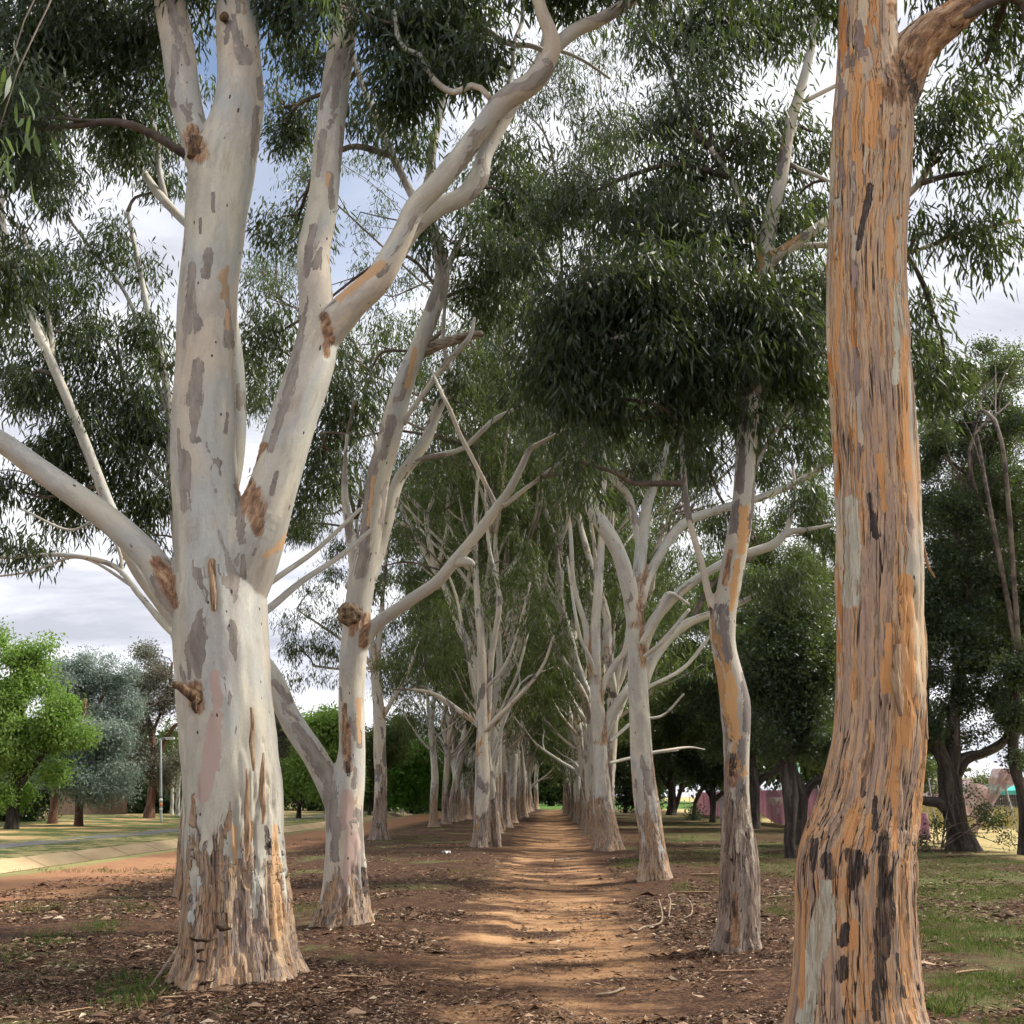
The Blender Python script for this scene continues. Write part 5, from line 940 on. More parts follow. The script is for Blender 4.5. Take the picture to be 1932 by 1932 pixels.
for px, py, rx, ry, n, h in [(235, 1880, 36, 26, 60, .10), (290, 1875, 26, 20, 40, .12), (90, 1770, 40, 14, 70, .05), (190, 1745, 40, 12, 70, .05), (10, 1800, 40, 16, 40, .05), (370, 1780, 40, 14, 30, .05), (250, 1712, 30, 8, 40, .05), (70, 1640 + 75, 60, 8, 60, .05),
                             (1830, 1770, 110, 26, 260, .06), (1760, 1745, 40, 20, 80, .06), (1850, 1860, 80, 16, 110, .05), (1790, 1908, 26, 16, 24, .10), (1840, 1640, 120, 16, 300, .06), (1850, 1685, 110, 12, 330, .06), (1450, 1630, 60, 14, 160, .06), (1330, 1620, 90, 12, 220, .06), (1250, 1585, 60, 8, 140, .07),
                             (1500, 1590, 60, 8, 140, .06), (880, 1655, 60, 12, 60, .04), (1290, 1680, 16, 8, 20, .08), (1185, 1632, 26, 6, 50, .08), (600, 1715, 40, 14, 50, .05), (770, 1583, 60, 5, 120, .06), (480, 1830, 20, 10, 10, .08), (240, 1540, 120, 8, 200, .1), (200, 1643, 160, 4, 60, .08)]:
    blades(gpts(px, py, rx * 1.15, ry * 1.25, int(n * .8)), 10, .09, h * .85, .006 if h < .1 else .009)
Yq = 1 / (1 / 7 + rl.uniform(0, 1, 9000) * (1 / 34 - 1 / 7)); Lq = rl.uniform(3.0, 12, 9000); Xq = Lq + AVX * Yq
kq = (np.abs(Xq) < .54 * Yq) & (fbm(np.stack([Xq * .7, Yq * .7, 0 * Xq], 1), 3, 31) > .5); Xq, Yq = Xq[kq], Yq[kq]
blades(np.stack([Xq, Yq, gz(Xq, Yq)], 1), 9, .08, .045, .006)
mgr = mat_leaf('grass_blades', [(0, (.035, .065, .02)), (.5, (.075, .12, .035)), (.85, (.19, .20, .075)), (1, (.40, .34, .18))], .6, .2, .25)
tag(gm.build('grass', mgr, smooth=False), 'sparse grass tufts growing through the litter', 'grass', kind='stuff')
# tall dry grass field behind the fence
gm = MB(); n = 5200; Yq = rl.uniform(40, 110, n); Xq = AVX * Yq + rl.uniform(15.5, 60, n); keepf = Yq > 52; Cq = np.stack([Xq, Yq, gz(Xq, Yq)], 1)[keepf]
blades(Cq, 12, .35, .75, .03); mdry = mat_leaf('dry_grass', [(0, (.40, .30, .14)), (.6, (.58, .46, .25)), (1, (.68, .58, .36))], .7, .1, .3)
tag(gm.build('dry_grass', mdry, smooth=False), 'tall straw-coloured grass in the field behind the wire fence', 'dry grass', kind='stuff')

# ---- single pieces of litter
def bark_piece(px, py, L, w, ang, label, name='bark_strip', mat='strip', curl=.3, bend=.12, group=None):
    c = G(px, py); c[2] = gz(np.array([c[0]]), np.array([c[1]]))[0] + .02
    for (tx, ty, tr, th) in [(-2.35, 9.4, .9, .10), (2.3, 7.3, .9, .08)]: c[2] += th * math.exp(-((c[0] - tx) ** 2 + (c[1] - ty) ** 2) / tr ** 2)
    n, k = 18, 6; s = np.linspace(-.5, .5, n); rg2 = np.random.default_rng(int(px + py)); jag = rg2.uniform(.7, 1.1, (n, 2))
    V = []
    for i, u in enumerate(s):
        wid = w * (1 - abs(u * 2) ** 3 * .7)
        for j, q in enumerate(np.linspace(-1, 1, k)):
            V.append([u * L, q * wid / 2 * jag[i, 0] + bend * L * math.cos(u * 3), curl * wid * q * q + .03 * L * (u * 2) ** 2])
    V = np.array(V); V2 = V + np.array([0, 0, -.004]); a, b = math.cos(ang), math.sin(ang)
    allv = np.vstack([V, V2]); allv = np.stack([allv[:, 0] * a - allv[:, 1] * b, allv[:, 0] * b + allv[:, 1] * a, allv[:, 2]], 1) + c
    i = np.arange(n - 1)[:, None] * k; j = np.arange(k - 1)[None]; q = np.stack([i + j, i + k + j, i + k + j + 1, i + j + 1], 2).reshape(-1, 4)
    N = n * k; edge = []
    for i in range(n - 1): edge += [[i * k, (i + 1) * k, (i + 1) * k + N, i * k + N], [i * k + k - 1, i * k + k - 1 + N, (i + 1) * k + k - 1 + N, (i + 1) * k + k - 1]]
    o = MB().add(allv, [q[:, ::-1], q + N, np.array(edge)]).build(name, M[mat], origin=c); return tag(o, label, 'bark' if 'bark' in name else 'litter', group)
bark_piece(655, 1862, .42, .05, -.12, 'long pale bark strip lying just past the massive root flare')
bark_piece(1835, 1840, .40, .05, .45, 'pale forked bark strip lying on grass past the orange gum')
bark_piece(1335, 1655, .70, .10, .05, 'pale bark sheet lying at the foot of the leaning white gum')
bark_piece(1310, 1690, .60, .07, -.05, 'sunlit strip of bark on the dirt between slender and white gums')
bark_piece(1470, 1695, .42, .06, .4, 'tan curl of bark between the slender gum and the orange trunk')
bark_piece(1395, 1845, .50, .03, .1, 'thin bark strip lying close to the slender twisted gum')
bark_piece(205, 1810, .22, .04, -.6, 'pale bark chip among darker litter near the grass tufts')
bark_piece(140, 1915, .30, .03, .9, 'thin straw-coloured bark sliver standing out at the frame corner')
bark_piece(812, 1855 - 30, .22, .03, .2, 'small cream bark sliver on the litter beside the path')
bark_piece(330, 1905, .26, .04, .2, 'curled tan bark flake near the base of the massive gum')
for (x, y, lab) in [(842, 1611, 'scrap of white paper on the litter beyond the burled gum'), (697, 1740, 'crumpled white scrap at the foot of the burled gum')]:
    p = G(x, y); p[2] = gz(p[None, 0], p[None, 1])[0] + .03; rr = np.random.default_rng(x); mb = MB(); n = 7
    gx, gy = np.meshgrid(np.linspace(-1, 1, n), np.linspace(-1, 1, n)); sc = .06 if y > 1700 else .12
    v = np.stack([gx.ravel() * sc, gy.ravel() * sc * .7, rr.uniform(-.35, .5, n * n) * sc], 1) + p
    i = np.arange(n - 1)[:, None] * n; j = np.arange(n - 1)[None]; q = np.stack([i + j, i + j + 1, i + n + j + 1, i + n + j], 2).reshape(-1, 4)
    tag(mb.add(v, [q]).build('paper_scrap', mat_plain('white_paper', (.75, .75, .73), (.85, .85, .83), 5), smooth=False, origin=p), lab, 'litter')
def twig(pts, r, label, name='fallen_twig', h=.02):
    rows = []
    for q in pts:
        g_ = G(q[0], q[1]); g_[2] = gz(g_[None, 0], g_[None, 1])[0] + (q[2] if len(q) > 2 else h); rows.append([*g_, r * (q[3] if len(q) > 3 else 1)])
    mb = MB(); tube(mb, smoothpath(rows, .06), 7, 0, .2, .2); return tag(mb.build(name, M['stickm'], origin=rows[0][:3]), label, 'twig')
M['stickm'] = mat_plain('dead_stick', (.14, .10, .07), (.33, .25, .18), 9, .85)
twig([(1188, 1750), (1200, 1757), (1215, 1752), (1245, 1747), (1250, 1740, .08), (1244, 1722, .16)], .012, 'crooked grey stick lying on the ground before the leaning white gum')
twig([(1270, 1705, .03), (1290, 1712, .10), (1304, 1728, .12), (1306, 1738, .05), (1292, 1742, .02)], .011, 'curled twig beside the crooked grey stick')
twig([(1262, 1738, .02), (1266, 1722, .12), (1262, 1710, .16), (1275, 1700, .1)], .009, 'little dead branch standing up among the fallen twigs')
twig([(1307, 1598), (1340, 1601), (1380, 1602), (1420, 1600)], .02, 'long thin stick on the reddish dirt under the oaks')
twig([(255, 1866, .3), (300, 1815, .02)], .02, 'straight brown stick leaning in the litter by the massive gum') if False else None
twig([(262, 1902, .02), (290, 1866, .06), (322, 1830, .12), (336, 1812, .16)], .016, 'brown stick leaning towards the massive gum over a grass tuft')
twig([(1178, 1862), (1155, 1870), (1125, 1873)], .010, 'dark thin stick on the path at the bottom')
twig([(1046, 1620), (1070, 1618), (1095, 1619)], .02, 'short dark stick lying across the path')
twig([(20, 1538, .6), (34, 1546, .3), (60, 1552, .1), (88, 1550, .3)], .05, 'bare fallen branch on the grass in front of the dark shrub', 'fallen_branch')
# peeling strips hanging off the orange trunk
def peel(root, pts, Yb, name='bark_strip'):
    A = []
    for (px, py, w, dY) in pts:
        q, m = P(px, py, Yb + dY); A.append((q, w * m))
    n = len(A); V = []
    for k, (q, w) in enumerate(A):
        for j, u in enumerate((-.5, -.17, .17, .5)): V.append(q + np.array([u * w, -.015 * (1 - 4 * u * u), 0]))
    V = np.array(V); V = np.vstack([V, V + np.array([0, .006, 0])]); N = n * 4; f = []
    for k in range(n - 1):
        for j in range(3): a = k * 4 + j; f += [[a, a + 1, a + 5, a + 4], [a + N, a + 4 + N, a + 5 + N, a + 1 + N]]
        f += [[k * 4, k * 4 + 4, k * 4 + 4 + N, k * 4 + N], [k * 4 + 3, k * 4 + 3 + N, k * 4 + 7 + N, k * 4 + 7]]
    return MB().add(V, [np.array(f)]).build(name, M['strip'], root)
rr_ = .0
peel(r1, [(1722, 1215, 16, -.12), (1730, 1260, 20, -.16), (1737, 1310, 18, -.18), (1744, 1350, 12, -.19), (1750, 1395, 4, -.2)], YR1)
peel(r1, [(1736, 1130, 8, -.05), (1743, 1200, 12, -.08), (1746, 1260, 10, -.1), (1742, 1320, 8, -.1), (1738, 1360, 4, -.1)], YR1)
peel(r1, [(1735, 1000, 6, 0), (1743, 1035, 6, 0), (1752, 1070, 5, 0), (1764, 1090, 2, 0)], YR1)
peel(r1, [(1722, 1590, 10, -.1), (1727, 1630, 12, -.12), (1728, 1670, 10, -.13), (1722, 1700, 5, -.13)], YR1)
peel(r1, [(1728, 1800, 8, -.1), (1734, 1780, 8, -.12), (1740, 1760, 3, -.12)], YR1)
peel(r1, [(1693, 1215, 14, -.42), (1690, 1280, 20, -.44), (1697, 1320, 18, -.45), (1700, 1352, 6, -.46)], YR1)
peel(l1, [(474, 1335, 5, -.46), (477, 1370, 8, -.47), (474, 1400, 10, -.48), (478, 1440, 7, -.48), (478, 1455, 3, -.48)], Y1)
peel(l1, [(465, 1450, 3, -.50), (467, 1480, 7, -.51), (465, 1530, 11, -.52), (468, 1570, 12, -.52), (467, 1600, 9, -.53), (465, 1625, 4, -.53)], Y1)
peel(l1, [(497, 1420, 3, -.45), (495, 1460, 10, -.47), (494, 1500, 12, -.48), (498, 1530, 9, -.48), (496, 1555, 4, -.48)], Y1)
peel(l1, [(396, 1062, 8, -.42), (400, 1090, 11, -.44), (403, 1120, 10, -.45), (404, 1150, 7, -.45)], Y1)
peel(l1, [(346, 1600, 8, -.1), (343, 1640, 12, -.12), (339, 1675, 12, -.12), (336, 1700, 5, -.1)], Y1)
# axe cuts low on the massive trunk
def cut(root, a, b, h, Yb, dY):
    p0, m = P(a[0], a[1], Yb + dY); p1, _ = P(b[0], b[1], Yb + dY); n = 9; rows = []
    rg3 = np.random.default_rng(int(a[0]))
    for k in range(n):
        u = k / (n - 1); q = p0 + (p1 - p0) * u; rows.append([q[0], q[1] - .05 * math.sin(u * 3.1), q[2] + rg3.normal(0, .006), h / 2 * m * (1 - abs(2 * u - 1) ** 3 * .6) * rg3.uniform(.75, 1.25)])
    mb = MB(); tube(mb, np.array(rows), 8); return mb.build('axe_cut', M['char'], root)
M['char'] = mat_plain('charred_cut', (.02, .014, .01), (.07, .045, .03), 12, .95, .01, spec=.05)
for a, b, h in [((358, 1771), (404, 1774), 6), ((409, 1748), (437, 1751), 8), ((372, 1795), (385, 1790), 6), ((372, 1811), (388, 1813), 5), ((375, 1857), (403, 1851), 5), ((406, 1876), (440, 1870), 5), ((372, 1903), (404, 1903), 5), ((438, 1881), (462, 1878), 4)]:
    cut(l1, a, b, h, Y1, -.60)
_t('end d')
# ============================================================ banner fence
def lat(l, Y, z=0.0): return np.array([l + AVX * Y, Y, z])
tm_ = NT('mauve_banner_cloth'); co = tm_.n('ShaderNodeTexCoord').outputs['Object']
nf = tm_.noise(tm_.vm('MULTIPLY', co, (2, 1.2, .3)), 1.3, 4, .6); cc = tm_.ramp(nf, [(.35, (.36, .22, .29)), (.6, (.60, .40, .46))])
bmp = tm_.n('ShaderNodeBump', {'Height': nf, 'Distance': .15}).outputs[0]
a_ = tm_.n('ShaderNodeBsdfPrincipled', {'Base Color': cc, 'Roughness': .8, 'Normal': bmp}).outputs[0]; b_ = tm_.n('ShaderNodeBsdfTranslucent', {'Color': tm_.mix(.4, cc, (.8, .55, .62)), 'Normal': bmp}).outputs[0]
tm_.n('ShaderNodeOutputMaterial', {'Surface': tm_.n('ShaderNodeMixShader', {0: .45, 1: a_, 2: b_}).outputs[0]}); mauve = tm_.m
steel = mat_plain('galvanised_steel', (.34, .34, .34), (.50, .50, .50), 5, .5, spec=.5, metal=.6)
letter = mat_plain('cream_lettering', (.62, .55, .46), (.72, .65, .55), 6, .8)
def banner(root, pts_top, pts_bot, n=24, k=8, seed=1):
    """cloth between two polylines, with folds"""
    T = np.array(pts_top); B = np.array(pts_bot); u = np.linspace(0, 1, n)
    tt = np.stack([np.interp(u, np.linspace(0, 1, len(T)), T[:, i]) for i in range(3)], 1); bb = np.stack([np.interp(u, np.linspace(0, 1, len(B)), B[:, i]) for i in range(3)], 1)
    V = []
    for j in range(k):
        q = tt + (bb - tt) * j / (k - 1); f = (fbm(np.stack([q[:, 1] * .9, np.full(n, j * .25), np.full(n, seed)], 1), 3, seed) - .5) * .5 * math.sin(math.pi * min(1, .25 + j / (k - 1)))
        q = q.copy(); q[:, 0] -= f * .7; V.append(q)
    V = np.array(V).reshape(-1, 3); V = np.vstack([V, V + np.array([.012, 0, 0])]); N = n * k; f = []
    for j in range(k - 1):
        for i in range(n - 1):
            a = j * n + i; f += [[a, a + 1, a + n + 1, a + n], [a + N, a + n + N, a + n + 1 + N, a + 1 + N]]
    return MB().add(V, [np.array(f)]).build('banner_cloth', mauve, root)
fr = empty('wire_fence', lat(12.9, 38), 'wire fence hung with faded mauve printed banner cloth behind the oaks', 'fence')
posts = list(range(36, 100, 3))
for Y in posts:
    if True:
        mb = MB(); p = lat(12.95, Y); top = p + np.array([-.12, 0, 2.15]); tube(mb, np.array([[*p, .03], [*((p + top) / 2), .03], [*top, .028]]), 8); mb.build('post', steel, fr)
# barbed extensions leaning over
wires = MB()
for z in (.1, .7, 1.3, 1.9):
    tube(wires, np.array([[*lat(12.97, 30, z), .006], [*lat(12.97, 60, z), .006], [*lat(12.97, 99, z), .006]]), 4)
wires.build('wire', steel, fr)
b_far = banner(fr, [lat(12.9, 62, 1.85), lat(12.9, 69, 1.95)], [lat(12.9, 62, .05), lat(12.9, 66, .55), lat(12.9, 68, 1.1), lat(12.9, 69, 1.5)], 26, 8, 2)
b_mid = banner(fr, [lat(12.9, 50, 1.85), lat(12.9, 56, 1.9), lat(12.9, 62, 1.85)], [lat(12.9, 50, .02), lat(12.9, 56, .02), lat(12.9, 62, .04)], 30, 8, 3)
b_near = banner(fr, [lat(12.9, 41, 1.8), lat(12.9, 46, 1.85), lat(12.9, 50, 1.85)], [lat(12.9, 41, .1), lat(12.9, 46, .05), lat(12.9, 50, .02)], 30, 8, 4)
b_end = banner(fr, [lat(12.9, 76, 1.75), lat(12.9, 84, 1.85), lat(12.9, 95, 1.8)], [lat(12.9, 76, .0), lat(12.9, 84, .0), lat(12.9, 95, .0)], 30, 8, 5)
banner(fr, [lat(12.9, 37.2, 1.9), lat(12.9, 39, 1.85), lat(12.9, 41, 1.8)], [lat(12.9, 37.2, 1.35), lat(12.9, 39, 1.05), lat(12.9, 41, 1.3)], 16, 6, 6)
banner(fr, [lat(12.9, 36.6, 1.0), lat(12.9, 39, 1.1), lat(12.9, 41, .9)], [lat(12.9, 36.6, .1), lat(12.9, 39, .1), lat(12.9, 41, .1)], 16, 6, 7)
# fence bends away towards the field; torn cloth hangs from its bent frame
C0, C1 = P(1925, 1455, 35)[0], P(1929, 1594, 35.4)[0]
pole = MB(); a = P(1897, 1487, 35)[0]; b = P(1929, 1596, 35.4)[0]; tube(pole, np.array([[*b, .035], [*((a + b) / 2), .035], [*a, .035]]), 8); pole.build('leaning_post', steel, fr)
pl = MB(); a, b = P(1738, 1487, 40)[0], P(1755, 1545, 40)[0]; tube(pl, np.array([[*b, .03], [*a, .03]]), 8); pl.build('leaning_post', steel, fr)
torn = NT('torn_translucent_cloth'); co = torn.n('ShaderNodeTexCoord').outputs['Object']
nf = torn.noise(torn.vm('MULTIPLY', co, (3, 3, 1)), 2, 4, .6)
bs = torn.n('ShaderNodeBsdfPrincipled', {'Base Color': torn.ramp(nf, [(.3, (.34, .24, .25)), (.7, (.56, .45, .44))]), 'Roughness': .8}).outputs[0]
tl = torn.n('ShaderNodeBsdfTranslucent', {'Color': (.6, .42, .42, 1)}).outputs[0]; tp_ = torn.n('ShaderNodeBsdfTransparent').outputs[0]
m1 = torn.n('ShaderNodeMixShader', {0: .4, 1: bs, 2: tl}).outputs[0]; m2 = torn.n('ShaderNodeMixShader', {0: torn.math('MULTIPLY', nf, .35), 1: m1, 2: tp_}).outputs[0]
torn.n('ShaderNodeOutputMaterial', {'Surface': m2}); M['torn'] = torn.m
def sheet(root, A, B, mat, n=26, k=10, seed=3, amp=.25, name='torn_cloth'):
    u = np.linspace(0, 1, n); A, B = np.array(A), np.array(B)
    ip = lambda Q: np.stack([np.interp(u, np.linspace(0, 1, len(Q)), Q[:, i]) for i in range(3)], 1)
    a, b = ip(A), ip(B); V = np.array([a + (b - a) * j / (k - 1) + np.stack([0 * u, (fbm(np.stack([u * 1.5, np.full(n, j * .8), np.full(n, seed)], 1), 3, seed) - .5) * amp * 3, 0 * u], 1) for j in range(k)]).reshape(-1, 3)
    i = np.arange(k - 1)[:, None] * n; j = np.arange(n - 1)[None]; q = np.stack([i + j, i + j + 1, i + n + j + 1, i + n + j], 2).reshape(-1, 4)
    return MB().add(V, [q]).build(name, mat, root)
q = lambda x, y, Y=35: P(x, y, Y)[0]
sheet(fr, [q(1876, 1450), q(1862, 1495), q(1845, 1540), q(1830, 1570)], [q(1912, 1452), q(1890, 1495), q(1862, 1545), q(1842, 1580)], M['torn'])
sheet(fr, [q(1880, 1450), q(1902, 1448), q(1920, 1452)], [q(1892, 1492), q(1910, 1485), q(1924, 1478)], M['torn'], seed=5)
sheet(fr, [q(1818, 1478, 37), q(1845, 1478, 37), q(1868, 1488, 37)], [q(1816, 1530, 37), q(1835, 1545, 37), q(1850, 1550, 37)], M['torn'], seed=7)
# chain-link mesh panel beyond the oak
ml = MB()
for k in range(46):
    a = q(1816, 1560, 38); b = q(2010, 1570, 35); p = a + (b - a) * k / 45
    tube(ml, np.array([[p[0], p[1], .05, .0035], [p[0], p[1], 1.75, .0035]]), 3)
for z in np.linspace(.05, 1.75, 14): tube(ml, np.array([[a[0], a[1], z, .0035], [b[0], b[1], z, .0035]]), 3)
ml.build('mesh_panel', steel, fr)
def text(body, size, loc, rz, name, mat, parent, ext=.004, rx=math.pi / 2):
    cu = bpy.data.curves.new(name, 'FONT'); cu.body = body; cu.size = size; cu.extrude = ext; cu.align_x = 'CENTER'
    ob = bpy.data.objects.new('tmpt', cu); col.objects.link(ob); ev = ob.evaluated_get(bpy.context.evaluated_depsgraph_get())
    me = bpy.data.meshes.new_from_object(ev); bpy.data.objects.remove(ob); me.materials.clear(); me.materials.append(mat)
    o = bpy.data.objects.new(name, me); col.objects.link(o); o.parent = parent; o.location = np.asarray(loc) - np.array(parent.location); o.rotation_euler = (rx, 0, rz); return o
rz = -math.pi / 2 - math.atan(AVX) * 1.0
for Y, s, fr_ in ((47.6, 1.2, b_near), (59.0, 1.2, b_mid), (80.5, 1.3, b_end)):
    text('ENVIRONMENT', .52 * s, lat(12.42, Y, 1.05), rz, 'lettering', letter, fr_); text('2020', .36 * s, lat(12.42, Y - .6, .62), rz, 'lettering', letter, fr_)
# ============================================================ things behind the fence
teal = mat_plain('teal_sheeting', (.03, .38, .33), (.05, .48, .42), 2, .6)
def bx(root, name, c, s, mat, rz=0, rx=0): return MB().box(c, s, rz, rx).build(name, mat, root, smooth=False)
sh = P(1905, 1500, 75)[0]; root = empty('market_stall', (sh[0] + 1.2, sh[1], 0), 'long low stall with teal roof in the dry field', 'shelter')
bx(root, 'roof', (sh[0] + 1.6, sh[1], 1.95), (7.0, 2.6, .28), teal, 0, .15); bx(root, 'wall', (sh[0] + 1.6, sh[1] + .9, .85), (6.6, .1, 1.7), mat_plain('stall_dark', (.10, .07, .08), (.22, .14, .13), 2), 0)
for dx in (-1.7, .4, 2.6, 4.8):
    mb = MB(); tube(mb, np.array([[sh[0] + dx, sh[1] - 1.1, 0, .05], [sh[0] + dx, sh[1] - 1.1, 1.75, .05]]), 8); mb.build('post', steel, root)
# arched shed
cs = P(1850, 1500, 90)[0]; root = empty('arched_shed', (cs[0], cs[1], 0), 'pale shed with rounded mauve roof seen through torn cloth', 'shed'); mb = MB(); th = np.linspace(0, math.pi, 17); V = []
for y in (0, 6): V += [[cs[0] + 2.0 * math.cos(a) * 1.15, cs[1] + y, 1.2 + 1.6 * math.sin(a)] for a in th]
V = np.array(V); mb.add(V, [np.array([[i, i + 1, i + 18, i + 17] for i in range(16)])]); mb.build('roof', mauve, root)
fm = MB(); V = np.array([[cs[0] + 2.0 * math.cos(a) * 1.13, cs[1] + .05, 1.2 + 1.57 * math.sin(a)] for a in th] + [[cs[0], cs[1] + .05, 1.2]]); fm.add(V, [np.array([[i, 17, i + 1] for i in range(16)])]); fm.box((cs[0], cs[1] + 3, .6), (4.5, 5.9, 1.2)); fm.build('wall', mat_plain('pale_wall', (.5, .5, .52), (.6, .6, .62), 1), root, smooth=False)
bx(root, 'window', (cs[0] + .2, cs[1] + .02, 1.9), (1.7, .06, .5), mat_plain('dark_glass', (.03, .04, .06), (.06, .07, .09), 1, .15), 0)
cs = P(1880, 1490, 130)[0]; root = empty('long_building', (cs[0] + 4, cs[1], 0), 'long pale grey flat building low on the horizon', 'building')
bx(root, 'wall', (cs[0] - 6, cs[1], 1.7), (26, 8, 3.4), mat_plain('grey_wall', (.48, .47, .52), (.55, .54, .58), 1)); bx(root, 'roof', (cs[0] - 6, cs[1], 3.5), (26.6, 8.6, .22), mat_plain('grey_roof', (.6, .6, .63), (.66, .66, .68), 1))
# green post, light poles, white upright banner
def pole_thing(px, pyb, pyt, Y, r, label, mat, name='light_pole', arm=None, cat='pole', lean=0):
    b = P(px + lean, pyb, Y)[0]; t_ = P(px, pyt, Y)[0]; root = empty(name, (b[0], b[1], 0), label, cat)
    mb = MB(); tube(mb, np.array([[b[0], b[1], -.1, r], [b[0], b[1], .15, r * .98], [(b[0] + t_[0]) / 2, b[1], t_[2] / 2, r * .85], [t_[0], b[1], t_[2], r * .65]]), 10, closed=True); mb.build('pole', mat, root); return root, b, t_
polem = mat_plain('grey_painted_pole', (.26, .29, .29), (.38, .41, .40), 4, .6)
root, b, t_ = pole_thing(303.5, 1555, 1394, Ydepth(298, 1554), .085, 'tall grey light pole with stickers near its foot, beside the footpath', polem)
mb = MB(); tube(mb, np.array([[*t_, .035], [*(t_ + [.2, -.1, .06]), .03], [*(t_ + [.42, -.2, .05]), .028]]), 8); mb.build('arm', polem, root)
lm = MB(); lm.box(t_ + np.array([.62, -.28, .02]), (.5, .24, .11)); lm.box(t_ + np.array([.62, -.28, -.05]), (.4, .18, .04)); lh = lm.build('lamp_head', mat_plain('lamp_white', (.7, .7, .68), (.78, .78, .76), 2), root, smooth=False)
for z, cmat, h in ((1.05, (.75, .2, .06), .16), (1.3, (.75, .75, .72), .18), (.8, (.62, .63, .62), .1), (1.5, (.20, .2, .2), .08)):
    mb = MB(); x = b[0] + (t_[0] - b[0]) * z / t_[2]; tube(mb, np.array([[x, b[1], z - h / 2, .09], [x, b[1], z + h / 2, .09]]), 12, closed=True); mb.build('sticker', mat_plain('sticker', cmat, cmat, 3), root)
root, b, t_ = pole_thing(755, 1534, 1488, Ydepth(755, 1533), .07, 'small far light pole before the fresh green tree', polem)
lm = MB(); lm.box(t_ + np.array([.1, 0, .05]), (.7, .4, .16)); lm.build('lamp_head', polem, root, smooth=False)
pole_thing(1505, 1560, 1442, 66, .20, 'green painted post standing behind the banner fence', mat_plain('green_post_paint', (.16, .42, .33), (.28, .55, .44), 2), 'green_post', cat='post')
root = empty('feather_banner', (*P(1372, 1552, 66)[0][:2], 0), 'white upright banner panel beside the small curling oak', 'banner')
c = P(1370, 1530, 66)[0]; bx(root, 'panel', (c[0], c[1], .85), (.85, .03, 1.7), mat_plain('white_panel', (.6, .58, .64), (.75, .73, .78), 1)); bx(root, 'post', (c[0] + .46, c[1], .95), (.07, .07, 1.9), steel)
# timber fence beyond the drain
tf = mat_plain('weathered_palings', (.09, .06, .045), (.18, .125, .09), 6, .85, .01, (6, 6, .5)); a, b = P(100, 1545, 80)[0], P(240, 1545, 84)[0]
root = empty('paling_fence', (a[0], a[1], 0), 'weathered brown paling fence between two red-trunked trees', 'fence'); d = b - a; d[2] = 0; L = np.linalg.norm(d); d /= L; ang = math.atan2(d[1], d[0])
mb = MB(); rp = np.random.default_rng(3)
for k in range(int(L / .15)): mb.box(a * [1, 1, 0] + d * (.15 * k) + np.array([0, 0, .95 + rp.normal(0, .02)]), (.14, .02, 1.9), ang)
mb.build('palings', tf, root, smooth=False); mb = MB()
for z in (.4, 1.5): mb.box(a * [1, 1, 0] + d * L / 2 + np.array([0, .04, z]), (L, .05, .09), ang)
mb.build('rail', tf, root, smooth=False)
